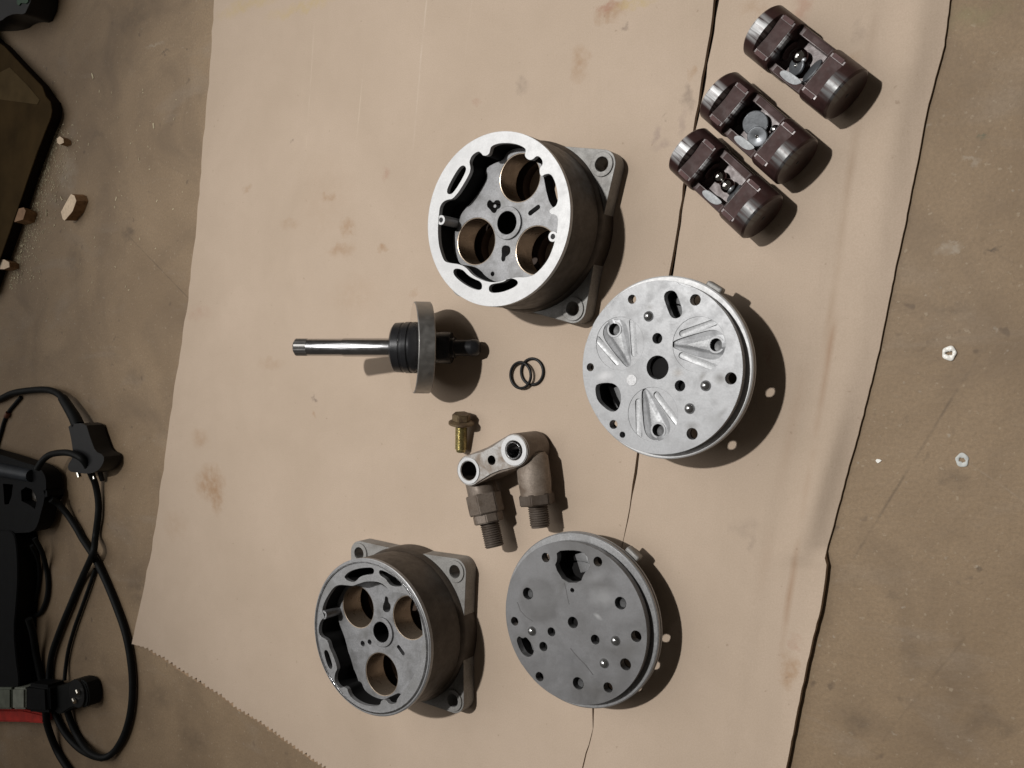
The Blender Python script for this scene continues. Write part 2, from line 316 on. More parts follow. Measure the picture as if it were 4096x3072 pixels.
# stains: pixel centre, half sizes in px along x and y, strength, colour
BR = (.30, .165, .075); DK = (.16, .12, .10); RD = (.34, .17, .12); YL = (.47, .35, .12); PK = (.27, .20, .18)
STAINS = [
    (2450, 45, 70, 40, .55, BR), (2430, 30, 40, 26, .6, RD), (2540, 15, 90, 25, .45, YL), (2320, 240, 40, 55, .45, BR), (2318, 300, 40, 40, .3, BR),
    (2090, 345, 26, 34, .35, DK), (1905, 400, 14, 22, .35, RD), (840, 1935, 62, 75, .6, BR), (865, 2000, 24, 60, .5, BR), (800, 1750, 36, 40, .35, BR),
    (1395, 905, 34, 42, .6, BR), (1365, 1005, 60, 34, .45, BR), (1310, 790, 34, 16, .35, BR), (1530, 990, 22, 16, .6, BR), (1420, 1180, 110, 90, .12, BR),
    (1290, 800, 130, 180, .08, BR), (1167, 551, 8, 9, .95, DK), (1261, 1590, 9, 9, .8, DK), (1255, 1650, 10, 14, .4, BR), (990, 755, 18, 14, .4, BR),
    (1545, 695, 14, 30, .35, RD), (1160, 896, 40, 22, .25, BR), (1090, 1455, 60, 24, .22, BR), (790, 1250, 60, 30, .2, RD),
    (2752, 395, 22, 62, .5, DK), (2770, 290, 14, 40, .4, BR), (2620, 540, 20, 34, .55, PK), (2660, 585, 44, 24, .5, PK), (2730, 500, 18, 60, .35, PK), (2660, 470, 14, 10, .5, DK),
    (3205, 30, 44, 60, .4, RD), (3010, 30, 60, 30, .25, BR), (3160, 2690, 36, 80, .5, BR), (3180, 2570, 20, 40, .35, RD), (3080, 1420, 12, 60, .3, RD),
    (2140, 830, 16, 26, .3, BR), (2495, 110, 16, 12, .5, DK), (1000, 15, 160, 30, .3, YL), (1250, 10, 200, 26, .35, YL), (2980, 2120, 60, 40, .18, DK), (3000, 2180, 20, 34, .3, DK),
    (1660, 1170, 20, 14, .3, BR), (700, 2100, 50, 60, .14, BR), (1910, 560, 24, 14, .3, BR), (3390, 250, 70, 24, .25, BR), (3440, 120, 26, 60, .22, DK),
]
def card_mat():
    t = NT('brown_cardboard'); p = t.node('ShaderNodeNewGeometry').outputs['Position']
    a = t.noise(p, 9, 5, .6, .3); f = t.noise(p, 1100, 3, .6); m = t.noise(p, 60, 4, .6)
    col = t.mix(t.ramp(a, .3, .7), (.458, .360, .276), (.520, .412, .322))
    col = t.mix(t.ramp(m, .45, .8, 0, .22), col, (.43, .34, .26))
    col = t.mix(t.ramp(f, .3, .75, 0, .32), col, (.30, .225, .16))
    def line(*a_): nonlocal col; col = mark_line(t, p, col, *a_)
    line((1710, -40), (1655, 560), .0011, (.62, .53, .44), .5, 40)
    line((1255, 120), (1225, 600), .0009, (.66, .56, .44), .4, 40)
    line((1455, 250), (1425, 560), .0009, (.66, .56, .44), .4, 40)
    line((1890 * 1.0, -20), (1850, 300), .0008, (.62, .52, .42), .2, 30)
    line((3500, 60), (3440, 500), .004, (.36, .27, .20), .5, 14)
    line((3440, 420), (3300, 1400), .0035, (.33, .23, .155), .55, 14)
    line((3340, 1280), (3120, 2620), .003, (.32, .20, .125), .65, 18)
    line((3210, 1500), (3050, 2300), .005, (.40, .29, .21), .4, 14)
    line((2480, 1820), (2400, 2060), .002, (.40, .29, .21), .0, 14)
    col = mark_stains(t, p, col, STAINS)
    sp_ = t.noise(p, 240, 2, .5); col = t.mix(t.ramp(sp_, .72, .79, 0, .4), col, (.22, .15, .10))
    t.link(col, t.b.inputs['Base Color']); t.b.inputs['Roughness'].default_value = .72; t.b.inputs['Specular IOR Level'].default_value = .2
    mp = t.node('ShaderNodeMapping'); mp.inputs['Rotation'].default_value = (0, 0, -.16); mp.inputs['Scale'].default_value = (150, 4, 1); t.link(p, mp.inputs['Vector'])
    fl = t.noise(mp.outputs[0], 1.0, 2); h = t.math('ADD', t.math('MULTIPLY', fl, .5), t.math('ADD', t.math('MULTIPLY', f, .2), t.math('MULTIPLY', t.noise(p, 22, 3), 1.2)))
    t.link(t.bump(h, .22, .0018), t.b.inputs['Normal']); return t.m
M_floor = floor_mat(); M_card = card_mat()
M_slit = plain('dark_seam_shade', (.018, .012, .008), .9, .05)
M_flute = plain('cardboard_core', (.30, .205, .13), .8, .1, .3, 200)

# ---------------------------------------------------------------- floor and cardboard
ZF = -0.004
fl = MB().verts_faces([(-3.5, -2.2, ZF), (1.2, -2.2, ZF), (1.2, 2.4, ZF), (-3.5, 2.4, ZF)], [(0, 1, 2, 3)]).build('floor', M_floor, kind='structure')

cb = thing('cardboard_sheet', 'large stained brown cardboard sheet with a long slit, lying on the floor', 'cardboard', (-.35, 0, ZF))
CO = Vector((-.35, 0, ZF))
def px(pts): return [(g(u, v).x - CO.x, g(u, v).y - CO.y) for u, v in pts]
slit = [(2905, -160), (2867, 0), (2847, 130), (2823, 259), (2808, 362), (2787, 470), (2739, 747), (2695, 1038), (2640, 1330), (2590, 1600), (2552, 1813), (2542, 1890), (2512, 2080), (2495, 2152), (2440, 2450), (2388, 2760), (2374, 2832), (2372, 2915), (2356, 2980), (2345, 3009), (2330, 3072), (2290, 3250)]
gap = [19, 19, 18, 16, 16, 15, 13, 14, 12, 12, 11, 9, 5, 2.6, 2.6, 3, 7, 3.5, 4, 5.5, 4.5, 5]
def dense(p, step):
    q = []
    for i in range(len(p) - 1):
        a, b = p[i], p[i + 1]; n = max(1, int(math.hypot(b[0] - a[0], b[1] - a[1]) / step))
        for k in range(n): q.append(tuple(a[j] + (b[j] - a[j]) * k / n for j in range(len(a))))
    q.append(p[-1]); return q
rs = random.Random(3)
sg = [(u + rs.uniform(-1, 1) * 1.6, v, w_ * rs.uniform(.7, 1.3)) for u, v, w_ in dense([(u, v, w_) for (u, v), w_ in zip(slit, gap)], 45)]
left_edge = dense([(868, -160), (857, 0), (839, 289), (810, 600), (789, 868), (752, 1200), (687, 1627), (641, 1965), (605, 2200), (528, 2576)], 40)
left_edge = [(u + rs.uniform(-3, 3), v) for u, v in left_edge]
torn = dense([(528, 2576), (590, 2594), (655, 2632), (726, 2680), (800, 2728), (875, 2775), (952, 2834), (1042, 2888), (1155, 2970), (1291, 3064), (1480, 3200)], 9)
tj = []
for i, (u, v) in enumerate(torn):
    k = min(1, i / 12); a = (5.5 if i % 2 else -5.5) * k * rs.uniform(.4, 1.4); tj.append((u + a * .5, v - a))
left_poly = left_edge + tj[1:] + [(2200, 3300)] + [(u - w_ / 2, v) for u, v, w_ in reversed(sg)]
lp = MB().prism([px(left_poly)], .0006, .004).build('panel', M_card, cb)
# the liner under the torn edge reaches a little farther than the face
tj2 = [(u - 14 + rs.uniform(-5, 5), v + 9 + rs.uniform(-4, 4)) for u, v in torn[10:]]
lin = MB().prism([px([(560, 2560)] + tj2 + [(1520, 3100)])], .0001, .0011).build('torn_liner', M_flute, cb)
MB().prism([px([(u - w_ / 2 - 14, v) for u, v, w_ in sg] + [(u + w_ / 2 + 14, v) for u, v, w_ in reversed(sg)])], .00015, .00027).build('slit_shade', M_slit, cb)  # dark strip paints in the shade down inside the slit
redge = [(3840, -160), (3797, 0), (3774, 181), (3742, 298), (3706, 434), (3679, 588), (3643, 760), (3616, 904), (3580, 1067), (3548, 1230), (3516, 1393), (3481, 1535), (3427, 1749), (3384, 1898), (3331, 2101), (3297, 2224), (3309, 2250), (3306, 2300), (3288, 2421), (3251, 2560), (3203, 2785), (3150, 3052), (3110, 3250)]
def interp(poly, v, c=0):
    for i in range(len(poly) - 1):
        a, b = poly[i], poly[i + 1]
        if a[1] <= v <= b[1]:
            k = (v - a[1]) / max(1e-6, b[1] - a[1]); return a[0] + (b[0] - a[0]) * k
    return poly[0][0] if v < poly[0][1] else poly[-1][0]
# right flap: a sheet whose outer edge is crushed and rolls down a little
rows = [-160 + i * 26 for i in range(131)]
vs, fs = [], []; NC = 26
def slit_r(v):
    for i in range(len(sg) - 1):
        if sg[i][1] <= v <= sg[i + 1][1]:
            k = (v - sg[i][1]) / (sg[i + 1][1] - sg[i][1]); return sg[i][0] + sg[i][2] / 2 + k * (sg[i + 1][0] + sg[i + 1][2] / 2 - sg[i][0] - sg[i][2] / 2)
    return sg[0][0] if v < 0 else sg[-1][0]
for v in rows:
    A = g(slit_r(v), v); B = g(interp(redge, v) + rs.uniform(-1.2, 1.2), v)
    sag = .0018 if v < 2224 else -.0015
    wid = .012 if v < 2224 else .012
    for j in range(NC + 1):
        t = j / NC; t = 1 - (1 - t) ** 1.6; P = A.lerp(B, t); dd = (B - P).length
        z = -sag * max(0, 1 - dd / wid) ** 1.4 + (.0028 * math.exp(-((dd - .016) / .009) ** 2) * (.6 + .4 * math.sin(v * .004)) if v < 2240 else 0) - .0005 * math.exp(-((dd - .034) / .003) ** 2) + .0004 * math.exp(-((dd - .040) / .004) ** 2)
        if 1560 < v < 2224: z += .0012 * math.exp(-((dd - .012) / .006) ** 2) * math.sin((v - 1560) / 664 * PI)
        vs.append((P.x - CO.x, P.y - CO.y, .004 + z))
n1 = len(vs)
vs += [(x, y, .0003 if j % (NC + 1) != NC else .0004) for j, (x, y, z) in enumerate(vs)]
W = NC + 1
for i in range(len(rows) - 1):
    for j in range(NC):
        a = i * W + j; fs.append((a, a + W, a + W + 1, a + 1)); b = a + n1; fs.append((b, b + 1, b + W + 1, b + W))
    a = i * W; fs.append((a, a + n1, a + W + n1, a + W)); a = i * W + NC; fs.append((a, a + W, a + W + n1, a + n1))
rp = MB().verts_faces(vs, fs).build('panel', M_card, cb, ang=50)

# ---------------------------------------------------------------- cylinder blocks
def inside(p, r):
    return [(x, y) if math.hypot(x, y) < r else (x * r / math.hypot(x, y), y * r / math.hypot(x, y)) for x, y in p]
def body(label, cen, name, outline, slots, bosses, deck, bores, hub, dholes, zf, flip_ang, mats, RB=.058, bore_r=.0160, windows=()):
    C = Vector(cen)
    t = thing('cylinder_block', label, 'engine part', (C.x, C.y, 0), group='cylinder block halves')
    L = lambda pts, z: [((lambda P: (P.x - C.x, P.y - C.y))(g(*zf(*q), z))) for q in pts]
    HB = .054; ZD = .038
    ins = inside(chaikin(L(outline, HB), 2), RB - .0024)
    ho = [inside(chaikin(L(s_, HB), 2), RB - .0030) for s_ in slots]
    MB().prism([circ(0, 0, RB, 128), ins] + ho, .0085, HB - .0035).build('wall', M_wall, t)
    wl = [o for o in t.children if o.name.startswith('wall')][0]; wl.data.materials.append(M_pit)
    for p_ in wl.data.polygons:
        if abs(p_.normal.z) < .5 and (p_.center.to_2d().length < RB - .0012): p_.material_index = 1  # inward faces take the painted cavity shade
    MB().prism([circ(0, 0, RB - .0001, 128), ins] + ho, HB - .0035, HB).build('top_ring', mats[0], t)
    # base bead and floor of the cavities
    bor = [(g(*zf(*b), ZD) - C) for b in bores]
    holes = [circ(b.x, b.y, bore_r + .0006, 72) for b in bor]
    MB().prism([circ(0, 0, RB - .0030, 128)] + holes, 0.0, .0088).build('base_plate', M_chamber, t)
    MB().lathe([(RB + .0022, .0003), (RB + .0022, .0130), (RB + .0018, .0155), (RB + .0001, .018)], 128).build('base_bead', M_wall, wl)
    dk = inside(chaikin(L(deck, ZD), 2), RB - .0012)
    h = g(*zf(*hub), ZD) - C
    dl = [circ(h.x, h.y, .0078, 40)]
    for d in dholes:
        if d[0] == 'p': dl.append(chaikin([((lambda P: (P.x, P.y))(g(*zf(*q), ZD) - C)) for q in d[1]], 1))
        elif d[0] == 'c': P = g(*zf(d[1], d[2]), ZD) - C; dl.append(circ(P.x, P.y, d[3], 24))
        else:
            P = g(*zf(d[1], d[2]), ZD) - C; Q = g(*zf(d[3], d[4]), ZD) - C; dl.append(capsule(P.x, P.y, Q.x, Q.y, d[5]))
    MB().prism([dk] + dl + holes, .026, ZD).build('deck', M_deck, t)
    MB().prism([circ(h.x, h.y, .0113, 48), circ(h.x, h.y, .0079, 48)], ZD - .006, ZD + .0016).bevel(.0005).build('hub', M_deck, t)
    hb_ = [o for o in t.children if o.name.startswith('hub')][0]
    MB().lathe([(.0077, ZD + .0010), (.0077, .009)], 40, Matrix.Translation((h.x, h.y, 0))).build('hub_bore', M_pit, hb_)
    for i, b in enumerate(bor):
        wa = windows[i] if i < len(windows) else -20
        m = MB(); m.cap0 = m.cap1 = False
        prof = [(bore_r, .0185), (bore_r, ZD - .0004), (bore_r + .0009, ZD - .0002), (bore_r + .0009, .0185), (bore_r, .0185)]
        m.lathe(prof, 72, Matrix.Translation((b.x, b.y, 0)))
        m.build('cylinder_bore', M_bore, t, recalc=False)
    for (bx, by) in bosses:
        P = g(*zf(bx, by), HB) - C
        MB().prism([circ(P.x, P.y, .0034, 28), circ(P.x, P.y, .0017, 20)], .030, HB - .0004).bevel(.0003).build('screw_boss', mats[1], t)
    # square mounting flange with four lugs
    a0 = math.radians(flip_ang); rr = .0692
    fo = []
    for k in range(4):
        a = a0 + k * PI / 2; cx_, cy_ = rr * math.cos(a), rr * math.sin(a)
        for i in range(13): q = a - PI / 4 + PI / 2 * i / 12; fo.append((cx_ + .0098 * math.cos(q), cy_ + .0098 * math.sin(q)))
        b = a + PI / 4; fo.append((.0572 * math.cos(b), .0572 * math.sin(b)))
    hl = [circ(rr * math.cos(a0 + k * PI / 2), rr * math.sin(a0 + k * PI / 2), .0049, 28) for k in range(4)]
    fg = MB().prism([fo] + hl + [circ(0, 0, RB - .004, 96)], .0005, .0135).build('flange', M_cast, t)
    for k in range(4):
        a = a0 + k * PI / 2
        MB().prism([circ(rr * math.cos(a), rr * math.sin(a), .0083, 36), circ(rr * math.cos(a), rr * math.sin(a), .0050, 28)], .0120, .0146).bevel(.0004).build('bolt_boss', M_cast, fg)
    return t
P0 = g(1981.1, 877.7, .054); P1 = g(1476.8, 2548.1, .054)
out1 = [(670, 250), (720, 228), (790, 224), (860, 232), (925, 262), (927, 290), (918, 315), (935, 342), (960, 352), (985, 342), (1002, 322), (1025, 322), (1050, 350), (1052, 385), (1028, 410), (1030, 455), (1045, 472), (1068, 455), (1110, 450), (1140, 500), (1160, 580), (1165, 650), (1150, 690), (1120, 705), (1097, 722), (1108, 748), (1150, 755), (1165, 780), (1160, 860), (1140, 960), (1100, 1070), (1050, 1140), (990, 1198), (930, 1216), (860, 1213), (790, 1228), (730, 1250), (660, 1252), (590, 1230), (530, 1195), (490, 1145), (440, 1118), (350, 1108), (322, 1090), (300, 1030), (283, 960), (278, 850), (288, 740), (295, 690), (320, 655), (360, 640), (385, 640), (430, 590), (480, 510), (517, 440), (520, 400), (510, 365), (525, 325), (550, 300), (580, 285), (600, 300), (610, 317), (635, 320), (657, 305), (664, 280)]
sl1 = [[(345, 580), (352, 602), (380, 602), (405, 575), (450, 505), (485, 435), (488, 405), (468, 388), (440, 400), (400, 460), (355, 545)],
       [(390, 1165), (410, 1150), (440, 1152), (470, 1165), (495, 1195), (540, 1225), (605, 1250), (605, 1312), (540, 1302), (460, 1258), (400, 1205)],
       [(655, 1268), (740, 1255), (778, 1242), (795, 1218), (850, 1228), (872, 1250), (862, 1276), (815, 1302), (740, 1328), (655, 1330)]]
dk1 = [(700, 372), (650, 400), (622, 432), (642, 480), (600, 560), (545, 640), (490, 700), (445, 755), (428, 850), (395, 890), (385, 990), (400, 1060), (440, 1112), (510, 1170), (600, 1225), (720, 1260), (860, 1240), (980, 1220), (1090, 1140), (1150, 1020), (1190, 860), (1190, 740), (1110, 690), (1080, 590), (1060, 480), (1045, 420), (1040, 330), (960, 262), (840, 262), (780, 300), (765, 350)]
b1 = body('cylinder block half with a bright white machined ring, between shaft and pistons', P0, 'a', out1, sl1, [(300, 792), (1124, 914)], dk1, [(882, 482), (560, 950), (1003, 1016)], (797, 815),
          [('p', [(780, 978), (812, 990), (815, 1030), (795, 1055), (778, 1062), (775, 1092), (755, 1100), (745, 1080), (752, 1045), (748, 1010), (758, 985)]), ('k', 960, 742, 1018, 698, .0016), ('p', [(645, 655), (665, 642), (688, 668), (705, 645), (735, 648), (745, 680), (738, 705), (715, 712), (708, 738), (685, 742), (662, 712), (640, 690)]), ('c', 700, 690, .0012), ('c', 682, 1190, .0016)], z1, 31.2, (M_bright, M_bright), windows=(20, -10, -20))
out2 = [(190, 670), (205, 610), (245, 535), (290, 472), (335, 450), (400, 455), (455, 462), (510, 440), (560, 425), (620, 420), (690, 430), (740, 465), (772, 505), (815, 517), (865, 520), (930, 535), (990, 600), (1036, 720), (1055, 830), (1060, 920), (1052, 1000), (1030, 1100), (990, 1220), (930, 1320), (870, 1392), (835, 1440), (830, 1475), (765, 1480), (740, 1440), (700, 1445), (690, 1492), (620, 1502), (520, 1480), (440, 1425), (418, 1385), (405, 1345), (375, 1330), (348, 1345), (310, 1310), (295, 1268), (302, 1210), (322, 1180), (310, 1130), (280, 1050), (255, 1000), (245, 950), (222, 918), (180, 900), (158, 860), (165, 790), (190, 745), (214, 735), (200, 700)]
sl2 = [[(378, 380), (420, 340), (480, 315), (560, 302), (638, 303), (638, 362), (560, 365), (512, 385), (492, 410), (460, 432), (398, 410)],
       [(682, 318), (740, 338), (800, 373), (850, 408), (882, 440), (875, 466), (800, 466), (762, 440), (740, 400), (682, 366)],
       [(203, 1020), (235, 1008), (262, 1080), (282, 1150), (272, 1182), (245, 1168), (220, 1090)]]
dk2 = [(318, 500), (312, 640), (335, 780), (385, 900), (415, 1020), (440, 1130), (490, 1230), (518, 1340), (575, 1430), (660, 1480), (800, 1490), (900, 1420), (1000, 1280), (1075, 1080), (1085, 880), (1060, 720), (1000, 570), (920, 500), (800, 520), (740, 470), (640, 415), (520, 405), (400, 420)]
b2 = body('duller cylinder block half with a stepped ring, beside the dull grey disc', P1, 'b', out2, sl2, [(200, 712)], dk2, [(500, 642), (945, 735), (703, 1222)], (710, 855),
          [('p', [(742, 548), (758, 560), (762, 600), (782, 625), (780, 665), (758, 690), (725, 685), (712, 655), (720, 615), (730, 590), (732, 558)]), ('c', 540, 958, .0022), ('c', 600, 945, .0020), ('k', 850, 988, 888, 1042, .0016)], z4, 43.0, (M_dull, M_dull), windows=(10, -60, 0))
# turned step and seal groove round the duller block's ring
MB().lathe([(.0553, .0541), (.0553, .0548), (.0565, .0548), (.0565, .0541)], 128).build('ring_step', M_steel, b2)
MB().lathe([(.0578, .0500), (.0586, .0503), (.0586, .0532), (.0578, .0536)], 128).build('ring_lip', M_dull, b2)

# ---------------------------------------------------------------- valve plates (round heads)
def head(label, cen, zf, HT, RT, RF, bolts, holes, pins, ports, petals, mat, rimmat, depth, bright=(), notches=(), rest=.0):
    C = Vector(cen)
    t = thing('compressor_head', label, 'engine part', (C.x, C.y, 0), group='round compressor heads')
    G = lambda q, z=HT: (lambda P: (P.x - C.x, P.y - C.y))(g(*zf(*q), z))
    edge = circ(0, 0, RT, 160)
    e2 = []
    nt = [G(n) for n in notches]
    for x, y in edge:
        k = 1.0
        for nx, ny in nt:
            d = math.hypot(x - nx, y - ny)
            if d < .0055: k = min(k, 1 - .035 * (1 - (d / .0055) ** 2))
        e2.append((x * k, y * k))
    thr = [circ(*G(b[:2]), b[2], 28) for b in bolts + holes]
    prt = [chaikin([G(q) for q in p], 1) for p in ports]
    pk, floors, foot = [], [], []
    deep = depth > .0005; TC = .00022 if deep else .00008; TL = .0013 if deep else .0006
    hr = .0041
    for (hx, hy), apex in petals:
        H = Vector(G((hx, hy))).to_2d(); A = Vector(G(apex)).to_2d(); d = (A - H); Ln = d.length; d.normalize(); n = Vector((-d.y, d.x))
        def loc(a, b): q = H + d * a + n * b; return (q.x, q.y)
        w_ = .0092
        pet = [loc(Ln, -.0024), loc(Ln + .0014, 0), loc(Ln, .0024), loc(Ln * .55, w_ * .66), loc(.002, w_), loc(-.0030, w_ * .80), loc(-.0056, w_ * .4), loc(-.0056, -w_ * .4), loc(-.0030, -w_ * .80), loc(.002, -w_), loc(Ln * .55, -w_ * .66)]
        pk.append(chaikin(pet, 2))
        sl = []
        for sgn in (-1, 1):
            a = loc(Ln * .80, sgn * .0066); b = loc(Ln * .04, sgn * .0132)
            sl.append(capsule(*a, *b, .0020)); pk.append(sl[-1])
        c_ = loc(Ln * .40, 0); foot.append(circ(*c_, .0166, 72))
        floors.append((H, d, n, Ln, w_, sl))
    hh = [circ(H.x, H.y, hr, 32) for H, *_ in floors]
    MB().prism([e2] + thr + prt + (foot if deep else hh), HT - TC, HT).build('valve_face', mat, t)
    vf = [o for o in t.children if o.name.startswith('valve_face')][0]
    HP = HT - TC
    MB().prism([circ(0, 0, RT - .0001, 160)] + thr + prt + (pk if deep else hh), HP - TL, HP - .00002).build('relief_layer', mat, t)
    MB().prism([circ(0, 0, RT - .0003, 160)] + thr + prt + hh, HT - .0055, HP - TL - .0002).build('plate', mat, t)
    # sloping reed reliefs, open where the reed hole is
    for H, d, n, Ln, w_, sl in floors:
        MB().lathe([(hr - .0004, HP - .0002), (hr - .0004, HP - .0045), (.0001, HP - .0048)], 28, Matrix.Translation((H.x, H.y, 0))).build('reed_hole', M_cupm, vf)
        if not deep: continue
        vs, fs, rg = [], [], []
        NA, NB = 64, 50; dp = depth
        for i in range(NA + 1):
            a = -.0064 + (Ln + .0090) * i / NA
            for j in range(NB + 1):
                b = (-1 + 2 * j / NB) * w_ * 1.05; q = H + d * a + n * b
                u = max(0, min(1, a / Ln)); ridge = max(0, 1 - abs(b) / (.0056 * (1 - .85 * u) + 1e-4))
                z = -dp * (.42 + .50 * min(1, u * 1.3)) + dp * .48 * min(1, ridge * 1.3) * (1 - u) ** .5
                vs.append((q.x, q.y, HP + z)); rg.append(ridge * (1 - u) if a > -.001 else 0)
        for i in range(NA):
            for j in range(NB):
                k = i * (NB + 1) + j; f = (k, k + 1, k + NB + 2, k + NB + 1)
                c = sum((Vector(vs[q_]) for q_ in f), Vector()) / 4
                if (c.to_2d() - H).length > hr - .0002: fs.append(f)
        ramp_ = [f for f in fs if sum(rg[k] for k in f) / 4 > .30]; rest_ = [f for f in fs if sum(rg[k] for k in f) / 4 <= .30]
        ri = MB().verts_faces(vs, rest_); bmesh.ops.delete(ri.bm, geom=[v for v in ri.bm.verts if not v.link_faces], context='VERTS'); ri.build('reed_relief', M_relief, vf, ang=60)
        ro = MB().verts_faces(vs, ramp_); bmesh.ops.delete(ro.bm, geom=[v for v in ro.bm.verts if not v.link_faces], context='VERTS'); ro.build('reed_ramp', M_rib, vf, ang=60)  # paler metal paints in the gloss on the ramp
        for s_ in sl:
            cx_ = sum(p[0] for p in s_) / len(s_); cy_ = sum(p[1] for p in s_) / len(s_)
            far = max(s_, key=lambda p: (Vector(p) - H - d * Ln).length); ax_ = Vector((far[0] - cx_, far[1] - cy_)).normalized(); nn = Vector((-ax_.y, ax_.x))
            hl = max((Vector(p) - Vector((cx_, cy_))).dot(ax_) for p in s_)
            vs = []
            for (aa, k_) in ((-hl * 1.05, .75), (hl * .4, .6), (hl * 1.05, .15)):
                for bb, dz in ((-.0021, .25), (-.0008, 0), (.0008, 0), (.0021, .25)):
                    q = Vector((cx_, cy_)) + ax_ * aa + nn * bb; vs.append((q.x, q.y, HP - dp * max(0.05, k_ - dz)))
            MB().verts_faces(vs, [(r_ * 4 + k, r_ * 4 + k + 1, r_ * 4 + k + 5, r_ * 4 + k + 4) for r_ in range(2) for k in range(3)]).build('reed_slot', M_rib if deep else mat, vf, ang=80)
        MB().prism([circ(H.x, H.y, hr + .0010, 40), circ(H.x, H.y, hr - .0003, 40)], HP - .003, HP - depth * .05).bevel(.00025).build('reed_hole_rim', mat, vf)
    # seal groove, rim flange and the narrower casting underneath
    MB().lathe([(RT - .0013, HT - .0040), (RT - .0013, HT - .0075)], 128).build('seal_groove', M_rubber, t)
    m = MB(); m.cap0 = m.cap1 = False
    zr = HT - .0072
    m.lathe([(RT - .0010, zr - .0062), (RT - .0010, zr), (RF - .0008, zr), (RF, zr - .0008), (RF, zr - .0027), (RF - .0006, zr - .0031), (RF - .0006, zr - .0038), (RF, zr - .0042), (RF, zr - .0056), (RF - .0006, zr - .0062), (RT - .0010, zr - .0062)], 160).build('rim_flange', rimmat, t)
    th = [circ(*G(b[:2]), b[2], 28) for b in bolts]
    m = MB(); m.cap0 = m.cap1 = False
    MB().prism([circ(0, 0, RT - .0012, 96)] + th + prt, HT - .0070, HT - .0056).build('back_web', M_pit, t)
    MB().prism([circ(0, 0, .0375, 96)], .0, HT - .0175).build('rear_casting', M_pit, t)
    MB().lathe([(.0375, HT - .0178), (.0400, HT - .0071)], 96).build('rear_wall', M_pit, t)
    # lugs at the back of the rim
    for ang in ((57,) if rest == 0 else (52,)):
        a = math.radians(ang); MB().box(-.0055, .0055, -.002, .0026, -.0035, .0035, Matrix.Translation((RF * math.cos(a), RF * math.sin(a), zr - (.0075 if rest == 0 else .0105))) @ Matrix.Rotation(a - PI / 2, 4, 'Z'), .0012).build('rim_lug', M_cast, t)
    for q in pins:
        x, y = G(q); m = MB(); m.sphere((x, y, HT - .0006), .0034); m.build('dowel_pin', M_pin, vf)
    for q in bright:
        x, y = G(q[:2]); MB().prism([circ(x, y, q[2], 32)], HT - .0006, HT + .00025).bevel(.0001).build('plug_disc', M_plug, vf)
    # inside of the ports: a lit sloping wall
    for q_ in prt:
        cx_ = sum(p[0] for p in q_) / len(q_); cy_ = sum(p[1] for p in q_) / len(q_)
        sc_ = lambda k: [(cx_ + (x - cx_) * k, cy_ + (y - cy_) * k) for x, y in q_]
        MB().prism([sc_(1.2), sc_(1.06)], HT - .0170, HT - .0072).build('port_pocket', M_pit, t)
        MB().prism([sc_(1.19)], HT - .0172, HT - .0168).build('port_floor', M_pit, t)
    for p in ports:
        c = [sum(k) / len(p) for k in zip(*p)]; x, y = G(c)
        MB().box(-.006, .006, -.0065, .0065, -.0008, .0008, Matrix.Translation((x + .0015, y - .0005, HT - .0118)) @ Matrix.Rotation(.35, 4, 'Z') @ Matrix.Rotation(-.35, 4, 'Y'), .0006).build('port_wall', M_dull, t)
    return t
M_relief = metal('relief_aluminium', (.205, .208, .216), .40, .3, (.135, .137, .142), 120, (.42, .68))
M_rib = metal('relief_ramp_gloss', (.40, .405, .415), .45, .2, None, bev=.0003)
M_cupm = metal('reed_cup', (.07, .07, .072), .5, .3, None, bev=0)
M_pin = metal('dowel_steel', (.42, .42, .42), .18, .9, None, bev=0)
M_plug = metal('bright_plug', (.52, .52, .53), .42, .2, None, bev=.0003)
HT1 = .0425
C1 = g(2633.73, 1470.57, HT1)
K = .5123 * .553 / F
h1 = head('bright silver round compressor head with three petal-shaped reliefs, below the pistons', C1, z2, HT1, .1049 * (HC - HT1), .0564,
     [(543, 287, 36 * K), (1037, 292, 43 * K), (1315, 905, 45 * K), (1012, 1338, 45 * K), (398, 1265, 36 * K), (217, 818, 33 * K)],
     [(742, 820, 93 * K), (740, 593, 42 * K), (917, 963, 43 * K), (468, 1345, 25 * K)],
     [(672, 420), (1118, 962), (993, 1140)],
     [[(845, 215), (800, 235), (790, 275), (815, 350), (845, 425), (885, 440), (925, 420), (938, 375), (910, 290), (885, 230)],
      [(255, 962), (290, 945), (345, 938), (400, 945), (435, 975), (455, 1020), (457, 1080), (440, 1140), (410, 1165), (365, 1162), (290, 1100), (262, 1050)]],
     [((402, 522), (512, 800)), ((1197, 643), (868, 640)), ((745, 1310), (640, 1000))], M_plate, M_bright, .0013,
     bright=[(540, 918, 45 * K)], notches=[(215, 560), (372, 320), (950, 190), (270, 1150)])
HT2 = .032
C2 = g(2291.1, 2490.27, HT2)
K = .4823 * .60 / F
